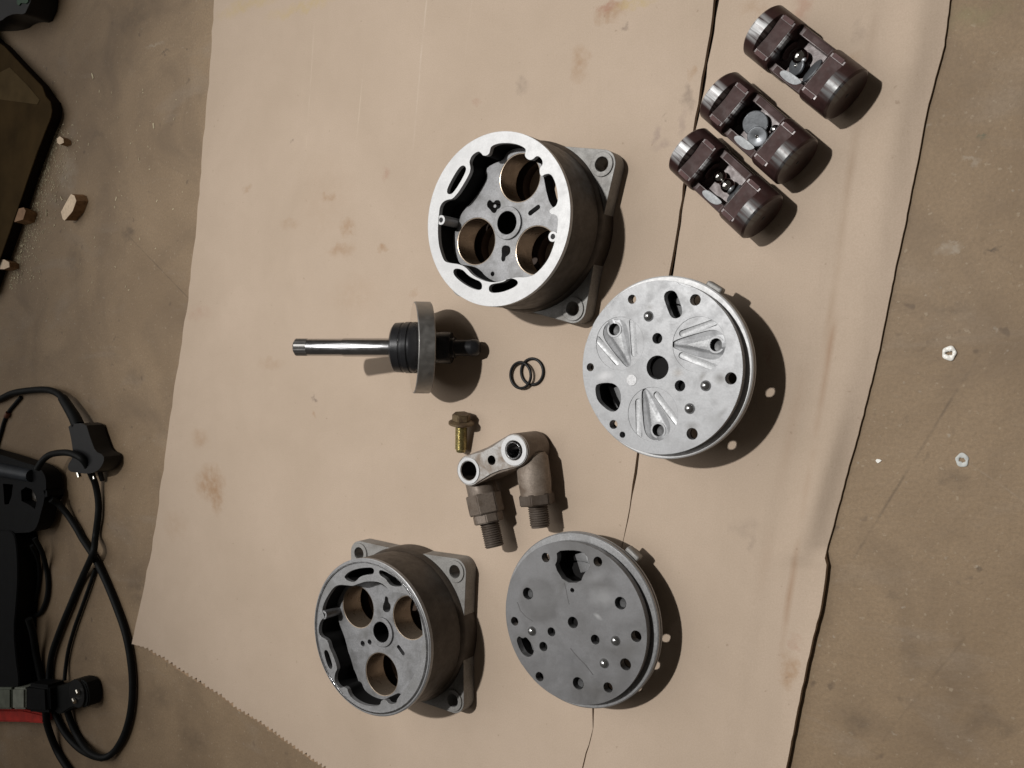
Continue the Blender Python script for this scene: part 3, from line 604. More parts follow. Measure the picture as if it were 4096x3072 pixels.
h2 = head('dull dark grey round compressor head with a faint round mark', C2, z3, HT2, .1049 * (HC - HT2), .0588,
     [(483, 312, 40 * K), (915, 345, 40 * K), (1233, 965, 46 * K), (1145, 1198, 48 * K), (1000, 1390, 42 * K), (432, 1300, 40 * K), (225, 840, 38 * K)],
     [(708, 850, 48 * K), (530, 928, 38 * K), (893, 992, 40 * K), (463, 1050, 40 * K), (703, 583, 19 * K)],
     [(370, 920), (1062, 1000), (968, 1188)],
     [[(572, 258), (690, 248), (790, 262), (838, 320), (850, 400), (800, 440), (772, 520), (640, 520), (555, 385), (580, 330)],
      [(240, 990), (262, 960), (290, 985), (318, 968), (350, 1005), (385, 1060), (382, 1110), (350, 1138), (315, 1130), (285, 1105), (255, 1045)]],
     [((335, 610), (520, 800)), ((1103, 690), (810, 690)), ((752, 1355), (640, 1090))], M_plate2, M_dull, .00022,
     notches=[(345, 1250), (1040, 350)], rest=1)
# worn marks, plus sheen of faint hollows painted on the dull face
def lc(zf, C, HT, u, v): P = g(*zf(u, v), HT) - C; return P.x, P.y
for u, v, r_, asp, rot, soft, cc, am, bk in ((425, 665, .0172, 1, 0, .22, (.105, .102, .10), .42, .0014), (425, 665, .0135, 1, 0, .9, (.20, .20, .203), .35, .003), (960, 640, .0140, .55, .25, .7, (.30, .30, .305), .6, .004), (700, 1160, .0150, .8, -.6, .8, (.15, .15, .155), .5, .004),
        (915, 800, .0040, .45, -.5, .9, (.42, .42, .42), .7, .002), (620, 560, .0120, .3, 1.2, .9, (.11, .105, .10), .5, .004), (300, 1000, .0140, .6, .4, .9, (.13, .125, .12), .5, .006), (1180, 1060, .0130, .6, .3, .9, (.12, .115, .11), .55, .006), (900, 1420, .0180, .35, .1, .9, (.12, .115, .112), .5, .006), (900, 470, .0100, .5, .5, .9, (.26, .26, .265), .5, .004)):
    blob(M_plate2, *lc(z3, C2, HT2, u, v), r_, r_ * asp, rot, soft, cc, am, bk)
for u, v, r_, asp, rot, soft, cc, am, bk in ((1225, 905, .0050, .8, 0, .9, (.13, .125, .12), .75, .004), (1010, 1275, .0060, .6, 0, .9, (.15, .145, .14), .6, .004), (675, 350, .0035, .7, 0, .9, (.16, .155, .15), .6, .003), (1090, 890, .0040, .6, 1, .9, (.17, .16, .15), .6, .003), (330, 890, .0080, .45, .2, .8, (.52, .52, .53), .7, .003), (940, 400, .0040, .4, .7, .9, (.14, .14, .14), .55, .003), (1250, 1170, .0070, .35, .8, .9, (.17, .165, .16), .5, .004), (560, 400, .0090, .4, .2, .9, (.22, .22, .225), .5, .005), (900, 860, .0050, .6, 0, .9, (.24, .215, .19), .6, .004), (640, 190, .0120, .3, -.3, .9, (.46, .465, .475), .6, .004), (820, 1180, .0100, .5, .9, .9, (.27, .27, .275), .5, .005)):
    blob(M_plate, *lc(z2, C1, HT1, u, v), r_, r_ * asp, rot, soft, cc, am, bk)
H2 = [o for o in h2.children if o.name.startswith('valve_face')][0]
l2d = lambda pts: [((lambda P: (P.x - C2.x, P.y - C2.y))(g(*z3(*q), HT2))) for q in pts]
M_arc = metal('hollow_edge_shade', (.095, .093, .092), .5, .3, None, bev=0, grain=.08)  # dark arcs paint in the shaded edges of faint hollows
for a_, b_ in (([(690, 1060), (720, 1100), (765, 1150), (815, 1200), (850, 1245), (880, 1285)], 5), ([(640, 520), (655, 580), (665, 640), (680, 700)], 4), ([(250, 680), (275, 750), (320, 800), (380, 840)], 4)):
    MB().prism([l2d(a_ + [(x - b_, y + b_ * .6) for x, y in reversed(a_)])], HT2 - .0001, HT2 + .00009).build('hollow_edge_line', M_arc, H2)

# ---------------------------------------------------------------- swash-plate shaft, leaning on its plate rim and short end
SE = Vector((-.3929, .0162, .0070)); ST = Vector((-.5229, .0187, .069))
sh = thing('swash_plate_shaft', 'steel drive shaft with a tilted swash plate, leaning with its splined end raised', 'shaft', (SE.x, SE.y, 0))
ax = (ST - SE); SL = ax.length; ax.normalize()
SM = axis_mat(SE - Vector((SE.x, SE.y, 0)), ax)
ms = MB(); ms.lathe([(.0001, 0), (.0042, .0002), (.0060, .0022), (.0066, .006)], 32, SM); ms.build('shaft_tip', M_black, sh)
ms = MB(); ms.lathe([(.0061, .0055), (.0061, .0185), (.0076, .0190), (.0076, .0215), (.0115, .0218)], 40, SM).build('short_journal', M_black, sh)
ms = MB(); ms.lathe([(.0112, .0215), (.0118, .0225), (.0118, .0300), (.0114, .0304), (.0114, .0325), (.0118, .033), (.0118, .040)], 48, SM).build('rear_hub', M_black, sh)
ms = MB(); ms.lathe([(.0165, .043), (.0193, .0475), (.0193, .0505), (.0184, .0508), (.0184, .0520), (.0193, .0524), (.0193, .0560), (.0184, .0564), (.0184, .0580), (.0189, .0584), (.0186, .0640), (.0168, .0655), (.0075, .0662)], 56, SM).build('bearing', M_rubber2 if 'M_rubber2' in globals() else M_black, sh)
ms = MB(); ms.lathe([(.0088, .0655), (.0088, .0675), (.0070, .0682), (.0070, .1050), (.0066, .1058), (.0066, .1335)], 40, SM).build('polished_shaft', M_steel, sh)
sp = []
for i in range(36):
    r = .0067 if i % 2 else .0064; sp.append((r * math.cos(2 * PI * i / 36), r * math.sin(2 * PI * i / 36)))
MB().prism([sp], .1334, SL - .0012, SM).build('spline', M_spline, sh)
ms = MB(); ms.lathe([(.0060, SL - .0013), (.0050, SL), (.0001, SL)], 32, SM).build('shaft_end', M_spline, sh)
pn = Vector((-math.cos(math.radians(46.5)), 0.02, math.sin(math.radians(46.5)))).normalized()
pc = SE + ax * .0440 - Vector((SE.x, SE.y, 0)); pc.z = max(pc.z, .0268)
PM = axis_mat(pc, pn)
ms = MB(); ms.lathe([(.008, -.0062), (.0335, -.0062), (.0343, -.0056), (.0343, .0056), (.0335, .0062), (.0333, .0062)], 96, PM).build('swash_plate', M_ramp, sh)
spl = [o for o in sh.children if o.name.startswith('swash_plate')][0]
ms = MB(); ms.lathe([(.0334, .0062), (.008, .0062)], 96, PM).build('plate_face', metal('lapped_plate_face', (.80, .77, .74), .10, 1.0, None, bev=0, grain=.02), spl)

# ---------------------------------------------------------------- double-headed pistons
def piston(label, mid, ang, Lh=.0675, R=.0164):
    t = thing('piston', label, 'piston', (mid.x, mid.y, 0), (0, 0, ang), group='double-headed pistons')
    NY = 22
    def station(x, rad, h, w=None, hf=None):
        ys = [-rad * math.cos(PI * i / NY) for i in range(NY + 1)]
        if w: ys = sorted(ys + [-w - 1e-5, -w + 1e-5, w - 1e-5, w + 1e-5])
        else: ys = sorted(ys + [-.4 * rad, -.4 * rad - 1e-5, .4 * rad, .4 * rad + 1e-5])
        up, lo = [], []
        for y in ys:
            zt = math.sqrt(max(0, rad * rad - y * y)); top = min(zt, h)
            if w and abs(y) < w: top = min(top, hf)
            up.append((x, y, R + top)); lo.append((x, y, R - zt))
        return up + lo[::-1]
    def loft(st):
        vs = [v for s_ in st for v in s_]; n = len(st[0]); fs = []
        for i in range(len(st) - 1):
            for k in range(n): l = (k + 1) % n; fs.append((i * n + k, i * n + l, (i + 1) * n + l, (i + 1) * n + k))
        fs.append(tuple(range(n))[::-1]); fs.append(tuple((len(st) - 1) * n + k for k in range(n)))
        return MB().verts_faces(vs, fs)
    h2_ = Lh / 2; big = 9.
    xs = h2_ - .0085   # inner end of the full round strip
    xp = h2_ - .0205   # inner end of the flat
    hfl = R * .66
    for sgn, nm in ((-1, 'piston_head'), (1, 'piston_head')):
        f = lambda x: sgn * x
        st = [station(f(h2_), R * .93, big), station(f(h2_ - .0012), R, big), station(f(xs), R, big), station(f(xs - .0009), R, hfl * .98), station(f(xp + .0012), R, hfl), station(f(xp), R * .985, hfl - .0012)]
        if sgn < 0: pass
        ph = loft(st).build(nm, M_worn if sgn < 0 else M_glint, t, ang=30)
        # worn flat and the two corner pads beside it
        y1 = math.sqrt(R * R - hfl * hfl)
        x0_, x1_ = sorted((f(xs - .0011), f(xp + .0014)))
        MB().box(x0_, x1_, -y1 + .0022, y1 - .0022, R + hfl - .0008, R + hfl + .00012).build('worn_flat', M_flat, ph)
        for q in (-1, 1):
            ya, yb = sorted((q * (y1 - .0019), q * (y1 + .0006)))
            MB().box(x0_ + .001, x1_ - .001, ya, yb, R + hfl - .0022, R + hfl + .00035).build('corner_pad', M_pad, ph)
        # oil hole in the end face
        m = MB(); m.lathe([(.0001, .0002), (.0011, .00025), (.0014, .0)], 16, Matrix.Translation((f(h2_ + .0001), 0, R)) @ Matrix.Rotation(sgn * PI / 2, 4, 'Y')); m.build('centre_mark', M_black, ph)
    # bridge with rails and the well between the heads
    rm = R * .93; wr = R * .60
    st = [station(-xp - .0005, rm, R * .30, wr, -R * .25), station(-xp + .004, rm, R * .22, wr, -R * .42), station(xp - .004, rm, R * .22, wr, -R * .42), station(xp + .0005, rm, R * .30, wr, -R * .25)]
    br = loft(st).build('bridge', M_coat, t, ang=30)
    for q in (-1, 1):
        ya, yb = sorted((q * wr * 1.05, q * rm * .93))
        MB().box(-xp + .003, xp - .003, ya, yb, R + R * .12, R + R * .235, None, .0003).build('rail', M_flat, br)
    # bright bare window in the rail on the lower side, and the spherical seats
    MB().prism([chaikin([(-.0065, -rm * .90), (.0055, -rm * .90), (.0095, -rm * .60), (.0060, -rm * .56), (-.0050, -rm * .60)], 2)], R + R * .18, R + R * .245).build('bare_saddle', M_saddle, br)
    for sgn in (-1, 1):
        m = MB(); m.lathe([(.0001, .0), (.004, .0004), (.0058, .0014)], 24, Matrix.Translation((sgn * (xp - .0001), 0, R * .95)) @ Matrix.Rotation(-sgn * PI / 2, 4, 'Y')); m.build('ball_seat', M_flat, t)
    return t
pist = []
for lab, mid, a in (('maroon-black double-ended piston lying apart from the other two, by the sheet edge', (-.1517, .1762), -44.7),
                    ('middle maroon-black double-ended piston, two flat grey shoes lying in its well', (-.1795, .1426), -45.4),
                    ('lowest maroon-black double-ended piston, two shiny balls in its well, touching the slit', (-.2000, .1124), -45.2)):
    pist.append(piston(lab, Vector((*mid, 0)), math.radians(a)))
RP = .0164; WELL = RP - RP * .42
def in_piston(i, x, y, z):
    o = pist[i]; a = o.rotation_euler.z; return Vector((o.location.x + x * math.cos(a) - y * math.sin(a), o.location.y + x * math.sin(a) + y * math.cos(a), z))
def ball(i, x, y, r, label, dz=0):
    P = in_piston(i, x, y, WELL + r + dz); o = MB().sphere((0, 0, 0), r, n=36).build('bearing_ball', M_chrome); o.location = P; tag(o, label, 'ball', 'loose bearing balls'); return o
def shoe(i, x, y, z, r, tilt, label, dirn=0, dimple=True, h=.0036):
    P = in_piston(i, x, y, z); t = thing('bearing_shoe', label, 'bearing shoe', P, (0, 0, 0), 'loose swash plate shoes')
    t.rotation_euler = (Matrix.Rotation(pist[i].rotation_euler.z + dirn, 4, 'Z') @ Matrix.Rotation(tilt, 4, 'Y')).to_euler()
    m = MB(); m.lathe([(r * .55, -h), (r * .92, -h * .45), (r, -h * .15), (r, 0), (r - .0005, .0004), (.0008, .0004), (.0001, .00005)] if dimple else [(r * .55, -h), (r * .92, -h * .45), (r, -h * .15), (r, 0), (r - .0005, .0004), (.0001, .0004)], 48)
    m.build('shoe_disc', M_shoe, t)
    if dimple:
        q = MB(); q.lathe([(.0001, .0001), (.0006, .0003), (.0009, .00055), (.0011, .00042)], 20); q.build('oil_dimple', M_chrome, t)
    return t
ball(0, -.0050, .0010, .0047, 'single shiny steel ball in the well of the piston nearest the top right corner')
shoe(0, -.0035, -.0040, WELL + .0042, .0058, -.5, 'dark bearing shoe standing under the ball in the top right piston', .6)
shoe(0, .0070, -.0010, WELL + .0062, .0076, -.95, 'large dark grey bearing shoe leaning on the flat in the top right piston', 0, False)
shoe(1, -.0035, .0010, WELL + .0052, .0076, .28, 'larger dark grey shoe, upper of the two lying in the middle piston', 0, False)
shoe(1, .0045, -.0036, WELL + .0090, .0060, .25, 'smaller grey shoe with a centre dimple on top in the middle piston', -.3)
ball(1, .0080, .0055, .0030, 'small half hidden ball beside the two shoes in the middle piston')
ball(2, -.0062, .0004, .0042, 'upper left shiny ball of the two in the lowest piston')
ball(2, .0022, -.0002, .0044, 'shiny ball sitting on the shoe edge in the lowest piston', .0012)
shoe(2, .0080, -.0010, WELL + .0048, .0062, -1.0, 'bright ringed bearing shoe on edge beside the balls in the lowest piston', 0, False, .0046)

# ---------------------------------------------------------------- O-rings
def oring(c, R, r, label, tilt=(0, 0, 0)):
    vs, fs = [], []; n, m = 64, 12
    for i in range(n):
        a = 2 * PI * i / n
        for k in range(m): b = 2 * PI * k / m; q = R + r * math.cos(b); vs.append((q * math.cos(a), q * math.sin(a), r * math.sin(b)))
    for i in range(n):
        for k in range(m): fs.append((i * m + k, (i + 1) % n * m + k, (i + 1) % n * m + (k + 1) % m, i * m + (k + 1) % m))
    o = MB().verts_faces(vs, fs).build('o_ring', M_rubber); o.location = c; o.rotation_euler = tilt; return tag(o, label, 'o-ring', 'loose rubber o-rings')
oring(Vector((-.3601, -.0044, .0027)), .0094, .00105, 'thin black rubber o-ring lying on top, left of the overlapping pair', (0, -.09, .2))
oring(Vector((-.3512, -.0019, .00105)), .0094, .00105, 'thin black rubber o-ring lying underneath, right of the overlapping pair')

# ---------------------------------------------------------------- fitting block with two threaded stubs
ZB = .031
PL = g(*z6(320, 722), ZB); PR = g(*z6(782, 515), ZB); PMid = g(*z6(552, 615), ZB)
MO = Vector(((PL.x + PR.x) / 2, (PL.y + PR.y) / 2, 0))
mf = thing('pipe_fitting_block', 'rusty two-port pipe fitting block with two threaded stubs, below the o-rings', 'pipe fitting', MO)
l2 = lambda P: (P.x - MO.x, P.y - MO.y)
pl, pr, pm = l2(PL), l2(PR), l2(PMid)
d = Vector((pr[0] - pl[0], pr[1] - pl[1])); d.normalize(); n = Vector((-d.y, d.x))
def stad(ra, rb, waist):
    a = math.atan2(d.y, d.x); p = []
    for i in range(17): q = a + PI / 2 - PI * .06 + (PI * 1.12) * i / 16; p.append((pl[0] + ra * math.cos(q), pl[1] + ra * math.sin(q)))
    c = ((pl[0] + pr[0]) / 2, (pl[1] + pr[1]) / 2); p.append((c[0] - n.x * waist, c[1] - n.y * waist))
    for i in range(17): q = a - PI / 2 - PI * .06 + (PI * 1.12) * i / 16; p.append((pr[0] + rb * math.cos(q), pr[1] + rb * math.sin(q)))
    p.append((c[0] + n.x * waist, c[1] + n.y * waist)); return p
RL = .0068
MB().prism([stad(.0112, .0118, .0100), circ(*pl, RL, 40), circ(*pr, RL, 40), circ(*pm, .0034, 28)], .0035, ZB - .0012).build('block', M_rust2, mf)
MB().prism([chaikin(stad(.0106, .0112, .0078), 1), circ(*pl, RL, 40), circ(*pr, RL, 40), circ(*pm, .0034, 28)], ZB - .0012, ZB).build('port_face', M_portface, mf)
for k, (c, r) in enumerate(((pl, .0096), (pr, .0106))):
    MB().prism([circ(*c, r, 48), circ(*c, RL + .0004, 40)], ZB - .001, ZB + .0006).bevel(.0003).build('port_rim', M_bright, mf)
    MB().lathe([(RL, ZB), (RL, .006), (.0001, .0058)], 40, Matrix.Translation((*c, 0))).build('port_bore', M_void, mf)
m = MB(); m.cap0 = m.cap1 = False
m.lathe([(.0050, .014), (.0050, ZB + .0012), (.0056, ZB + .0016), (.0061, ZB + .0010), (.0061, .014)], 40, Matrix.Translation((*pr, 0))).build('port_tube', M_steel, mf)
m = MB(); m.lathe([(.0034, ZB), (.0034, .005)], 28, Matrix.Translation((*pm, 0))).build('bolt_hole', M_void, mf)
def stub(a_px, b_px, zc, prof, hexes, thr0, mats):
    A = g(*z6(*a_px), zc) - MO; B = g(*z6(*b_px), zc) - MO; A.z = B.z = zc
    dr = (B - A); Lt = dr.length; dr.normalize(); Mx = axis_mat(A, dr)
    MB().lathe(prof, 40, Mx).build('elbow', mats[0], mf)
    for r_, za, zb, nn in hexes:
        MB().prism([circ(0, 0, r_, nn, .3)], za, zb, Mx).bevel(.0007, 20, 2).build('hex_nut', mats[1], mf)
    pr_ = [(.0068, thr0)]; zz = thr0 + .001
    while zz < Lt - .001: pr_ += [(.0072, zz), (.0063, zz + .0008)]; zz += .0016
    pr_ += [(.0062, Lt), (.0046, Lt)]
    th_ = MB().lathe(pr_, 40, Mx).build('thread', M_rust, mf)
    MB().lathe([(.0045, Lt - .0002), (.0045, Lt - .008), (.0001, Lt - .0081)], 28, Mx).build('stub_bore', M_void, th_)
stub((440, 850), (585, 1500), .0160, [(.0095, -.004), (.0110, -.001), (.0110, .009), (.0100, .024), (.0001, .0242)], [(.0132, .0075, .0225, 6), (.0112, .0222, .0292, 8)], .0288, (M_rust2, M_rust2))
stub((965, 600), (1050, 1300), .0160, [(.0095, -.004), (.0115, -.001), (.0118, .014), (.0110, .026), (.0001, .0262)], [(.0128, .0245, .0325, 6)], .0322, (M_rust3, M_rust))

# zinc-plated bolt lying in front of the block
BA = g(*z6(243, 225), .0096); BB = g(*z6(240, 525), .0052)
bt = thing('flanged_bolt', 'small yellow zinc bolt with a rusty flanged head, beside the fitting block', 'bolt', (BA.x, BA.y, 0))
bd = (BB - BA); BL = bd.length; bd.normalize(); BM = axis_mat(BA - Vector((BA.x, BA.y, 0)), bd)
m = MB(); m.lathe([(.0030, -.0014), (.0076, -.0012), (.0096, .0), (.0096, .0013), (.0078, .0018), (.003, .0019)], 40, BM); m.build('flange_washer', M_brown, bt)
MB().prism([circ(0, 0, .0072, 6, .2)], -.0066, -.0010, BM).bevel(.0006).build('bolt_head', M_brown, bt)
pr_ = [(.0042, .001), (.0042, .003)]; zz = .0035
while zz < BL - .0012: pr_ += [(.0046, zz), (.0039, zz + .0006)]; zz += .00125
pr_ += [(.0036, BL), (.0001, BL + .0001)]
m = MB(); m.lathe(pr_, 32, BM); m.build('bolt_thread', M_zinc, bt)

# ---------------------------------------------------------------- things on the floor at the left
def fz(u, v, h=0): return g(u, v, ZF + h)
# power tool
pt = thing('power_tool', 'black power tool lying at the left edge with a vented housing and a red band', 'power tool', fz(60, 2400))
PO = pt.location.copy()
def lpx(pts, h): return [((fz(u, v, h) - PO).x, (fz(u, v, h) - PO).y) for u, v in pts]
hz = .024
guard = [(-260, 1740), (0, 1812), (60, 1830), (160, 1850), (205, 1862), (240, 1890), (250, 1930), (242, 2000), (225, 2060), (215, 2100), (195, 2128), (150, 2132), (-260, 2140)]
win1 = [(12, 1935), (52, 1938), (46, 1985), (34, 2018), (18, 2018)]; win2 = [(84, 1962), (104, 1948), (128, 1958), (142, 1985), (146, 2006), (140, 2036), (118, 2020), (86, 2004)]; win3 = [(198, 1964), (211, 1966), (213, 1988), (204, 1992)]
guard = [(u - (64 if u > 140 else 20), v) for u, v in guard]
MB().prism([chaikin(lpx(guard, hz), 1), lpx(win1, hz), lpx(win2, hz), [(x - .012, y) for x, y in lpx(win3, hz)]], .006, hz).bevel(.003, 40, 3).build('vented_housing', M_tool, pt)
GA, GB = fz(-240, 1832, hz) - PO, fz(128, 1903, hz) - PO
MB().tube([GA, GA.lerp(GB, .35), GA.lerp(GB, .7), GB], [.0085, .0085, .0082, .007], 20).build('handle_bar', plain('tool_grip', (.022, .027, .034), .45, .35), pt)
MB().prism([lpx([(-250, 1930), (150, 1930), (150, 2050), (-250, 2050)], .012)], .004, .012).build('motor_core', metal('motor_parts', (.42, .40, .37), .5, .5, (.1, .08, .06), 200, (.42, .55)), pt)
barrel = [(-260, 2120), (60, 2120), (92, 2128), (105, 2170), (112, 2300), (104, 2420), (94, 2520), (104, 2640), (116, 2720), (112, 2760), (-260, 2760)]
MB().prism([chaikin(lpx([(u - (40 if u > 0 else 0), v) for u, v in barrel], .026), 1)], .0005, .026).bevel(.006, 40, 3).build('barrel', M_tool, pt)
MB().prism([lpx([(-260, 2750), (42, 2752), (42, 2838), (-260, 2838)], .03)], .002, .03).bevel(.002).build('collar', M_grey, pt)
MB().prism([lpx([(48, 2752), (98, 2752), (98, 2838), (48, 2838)], .03)], .002, .030).bevel(.002).build('collar', plain('pale_collar', (.19, .2, .165), .5, .4), pt)
MB().prism([lpx([(100, 2735), (185, 2745), (190, 2855), (100, 2850)], .028)], .002, .028).bevel(.004, 40, 3).build('clip', M_tool, pt)
MB().prism([lpx([(-260, 2836), (88, 2838), (175, 2858), (172, 2896), (90, 2890), (-260, 2884)], .012)], .0005, .012).bevel(.002, 40, 2).build('band', M_red, pt)

def catmull(P, n=8):
    out = []
    for i in range(len(P) - 1):
        p0, p1, p2, p3 = P[max(i - 1, 0)], P[i], P[i + 1], P[min(i + 2, len(P) - 1)]
        for k in range(n):
            t = k / n; out.append(.5 * ((2 * p1) + (p2 - p0) * t + (2 * p0 - 5 * p1 + 4 * p2 - p3) * t * t + (3 * p1 - p0 - 3 * p2 + p3) * t ** 3))
    out.append(P[-1]); return out
def cable(pts, r, parent, name='cable', h=None, mat=None):
    """pts: (px, py[, height of the middle above the floor])"""
    O = parent.location
    P = [fz(q[0], q[1], (q[2] if len(q) > 2 else r)) - O for q in pts]
    return MB().tube(catmull(P), r, 12).build(name, mat or M_cable, parent)
c7 = crop(0, 2100, .586); c6 = crop(0, 1500, .3917)
pc1 = thing('power_cord', 'thick black cord arching over the floor to the upper right-angle mains plug', 'cord', fz(330, 1750))  # mains power cord with its own plug
cable([(*c6(-150, 300), .004), (*c6(0, 245), .004), (*c6(130, 185), .005), (*c6(300, 158), .006), (*c6(450, 150), .008), (*c6(540, 165), .010), (*c6(620, 215), .012), (*c6(690, 310), .013)], .0037, pc1)
O = pc1.location
sr = [fz(*c6(640, 235), .012) - O, fz(*c6(700, 330), .014) - O, fz(*c6(760, 430), .015) - O, fz(*c6(800, 520), .016) - O]
MB().tube(catmull(sr, 4), [.0050 + .0018 * i / 12 for i in range(13)], 14).build('strain_relief', M_cable, pc1)
pbp = [(690, 500), (875, 490), (905, 590), (940, 690), (975, 780), (1060, 820), (1062, 880), (1030, 940), (990, 985), (900, 1010), (800, 1000), (700, 985), (690, 920), (745, 840), (740, 740), (720, 620)]
MB().prism([chaikin([((fz(*c6(*q), .022) - O).x, (fz(*c6(*q), .022) - O).y) for q in pbp], 1)], .003, .022).bevel(.004, 40, 3).build('plug_body', M_rubber, pc1)
pb_ = pc1.children[-1] if pc1.children[-1].name.startswith('plug_body') else [o for o in pc1.children if o.name.startswith('plug_body')][0]
for a, b, r in (((770, 905), (812, 1045), .0024), ((935, 960), (968, 1062), .0020)):
    MB().tube([fz(*c6(*a), .012) - O, fz(*c6(*b), .012) - O], r, 12).build('prong', M_prong, pb_)
MB().tube([fz(*c6(1000, 930), .010) - O, fz(*c6(1045, 1075), .004) - O], .0026, 10).build('earth_clip', M_rubber, pc1)

pc2 = thing('power_cord', 'long black looped cord crossing itself on the floor, ending in the lower mains plug', 'cord', fz(400, 2600))
c7p = lambda a, b, h=.0045: (*c7(a, b), h)
cable([(*c6(380, 960), .03), (*c6(430, 880), .028), (*c6(500, 820), .026), (*c6(600, 795), .027), (*c6(720, 800), .028), (*c6(840, 860), .026), (*c6(915, 980), .016), (*c6(975, 1120), .008), (*c6(1005, 1300), .005), (*c6(1000, 1450), .005), (*c6(975, 1640), .005), c7p(635, 190, .013), c7p(560, 360), c7p(475, 560), c7p(405, 730), c7p(352, 890), c7p(335, 1050), c7p(345, 1180, .007), c7p(385, 1310), c7p(450, 1430), c7p(540, 1525), c7p(630, 1575, .007), c7p(700, 1592)], .0035, pc2)
cable([(*c6(520, 1270), .02), (*c6(600, 1320), .012), (*c6(700, 1440), .006), (*c6(790, 1580), .005), c7p(560, 90), c7p(640, 215, .005), c7p(720, 380), c7p(790, 550), c7p(850, 720), c7p(885, 880), c7p(903, 1050), c7p(900, 1200), c7p(880, 1330), c7p(840, 1450), c7p(775, 1550), c7p(700, 1588, .009), c7p(610, 1550, .009), c7p(540, 1460), c7p(490, 1360), c7p(460, 1270, .006)], .0036, pc2)
cable([c7p(650, 300, .003), c7p(610, 420, .003), c7p(560, 560, .003), c7p(510, 700, .003), c7p(470, 840, .003), c7p(450, 960, .003), c7p(440, 1060, .005)], .0021, pc2, 'thin_wire')
O = pc2.location
pb2 = [(480, 1075), (520, 1050), (590, 1060), (615, 1130), (620, 1200), (605, 1250), (520, 1240), (470, 1265), (440, 1290), (390, 1290), (360, 1230), (360, 1150), (390, 1100), (440, 1095)]
MB().prism([chaikin([((fz(*c7(q[0] - 14, q[1]), .017) - O).x, (fz(*c7(q[0] - 14, q[1]), .017) - O).y) for q in pb2], 1)], .001, .017).bevel(.004, 40, 3).build('plug_body', M_cable, pc2)
fc = fz(*c7(528, 1150), .018) - O
MB().prism([circ(fc.x, fc.y, .0150, 28)], .002, .019).bevel(.003, 40, 3).build('plug_face', M_rubber, pc2)
for q, dd in (((535, 1130), (8, 22)), ((510, 1190), (10, 18))):
    A = fz(*c7(q[0] - 8, q[1]), .020) - O; m = MB(); m.tube([A, fz(*c7(q[0] - 8 + dd[0], q[1] + dd[1]), .021) - O], .0022, 12); m.build('prong', M_prong, pc2)
pc3 = thing('power_cord', 'black cord running down beside the power tool and out at the bottom edge', 'cord', fz(150, 2600))
cable([c7p(195, 640, .02), c7p(225, 740, .014), c7p(245, 870, .008), c7p(270, 1000, .005), c7p(295, 1120, .005), c7p(310, 1240, .014), c7p(325, 1370, .010), c7p(385, 1530), c7p(450, 1640), c7p(540, 1760)], .0039, pc3)
pc4 = thing('wire_loop', 'thin black wire loop hanging out beside the power tool barrel', 'wire', fz(170, 2350))
cable([c7p(235, 90, .02), c7p(285, 180, .012), c7p(315, 290, .004), c7p(328, 400, .003), c7p(318, 500, .003), c7p(285, 585, .003), c7p(245, 615, .003), c7p(200, 600, .006)], .0026, pc4)
cable([c7p(215, 140, .016), c7p(260, 240, .006), c7p(268, 350, .003), c7p(255, 450, .003), c7p(225, 550, .004)], .0022, pc4)
pc5 = thing('thin_cord', 'thin black cord branching under the thick cord at the left edge', 'cord', fz(40, 1640))
cable([(*c6(215, 225), .002), (*c6(150, 300), .002), (*c6(90, 375), .002), (*c6(45, 470), .002), (*c6(10, 590), .002), (*c6(-40, 760), .002)], .0022, pc5)
O5 = pc5.location
MB().tube([fz(*c6(85, 385), .003) - O5, fz(*c6(62, 425), .003) - O5], .0030, 10).build('joint', plain('reddish_tape', (.12, .04, .02), .5), pc5)

# dark lidded case at the upper left
cz = .014
cs = thing('tool_case', 'dark brown rectangular case lid with a rounded corner at the upper left edge', 'case', fz(60, 600))
O = cs.location
cl = lambda pts, h: [((fz(u, v, h) - O).x, (fz(u, v, h) - O).y) for u, v in pts]
cpoly = [(-520, -420), (0, 165), (22, 178), (100, 262), (175, 340), (205, 385), (224, 408), (230, 440), (226, 468), (205, 520), (170, 610), (135, 710), (105, 800), (70, 900), (40, 985), (5, 1080), (-30, 1180), (-800, 1180), (-800, -420)]
sh_ = [(u - (14 if 380 < v < 1200 else 0) * 1.0, v) for u, v in cpoly]
MB().prism([cl(cpoly, .006)], .0005, cz - .001).build('case_side', M_lidshade, cs)
top = [(u - 22, v) if v > 380 else (u - 6, v + 6) for u, v in cpoly]
MB().prism([cl(top, cz)], cz - .001, cz).bevel(.0004).build('lid', M_case, cs)
MB().prism([cl([(-500, 250), (0, 290), (40, 270), (110, 340), (160, 400), (150, 418), (0, 398), (-500, 340)], cz)], cz - .0002, cz + .0004).build('lit_facet', M_case2, cs)  # paler wedge paints in the light on a tilted facet
# dark object in the very corner
dc = thing('plastic_holder', 'black and dark green plastic object cut off by the top left corner', 'plastic object', fz(40, 20))
O = dc.location
MB().prism([chaikin(cl([(-400, -300), (150, -300), (125, 0), (112, 30), (98, 58), (60, 54), (25, 66), (5, 84), (-60, 95), (-400, 100)], .03), 1)], .0005, .03).bevel(.003).build('holder_body', M_rubber, dc)
MB().prism([cl([(66, -60), (122, -60), (112, 8), (104, 14), (84, 12), (76, 22), (68, 16)], .031)], .028, .0312).build('green_patch', M_green, dc)

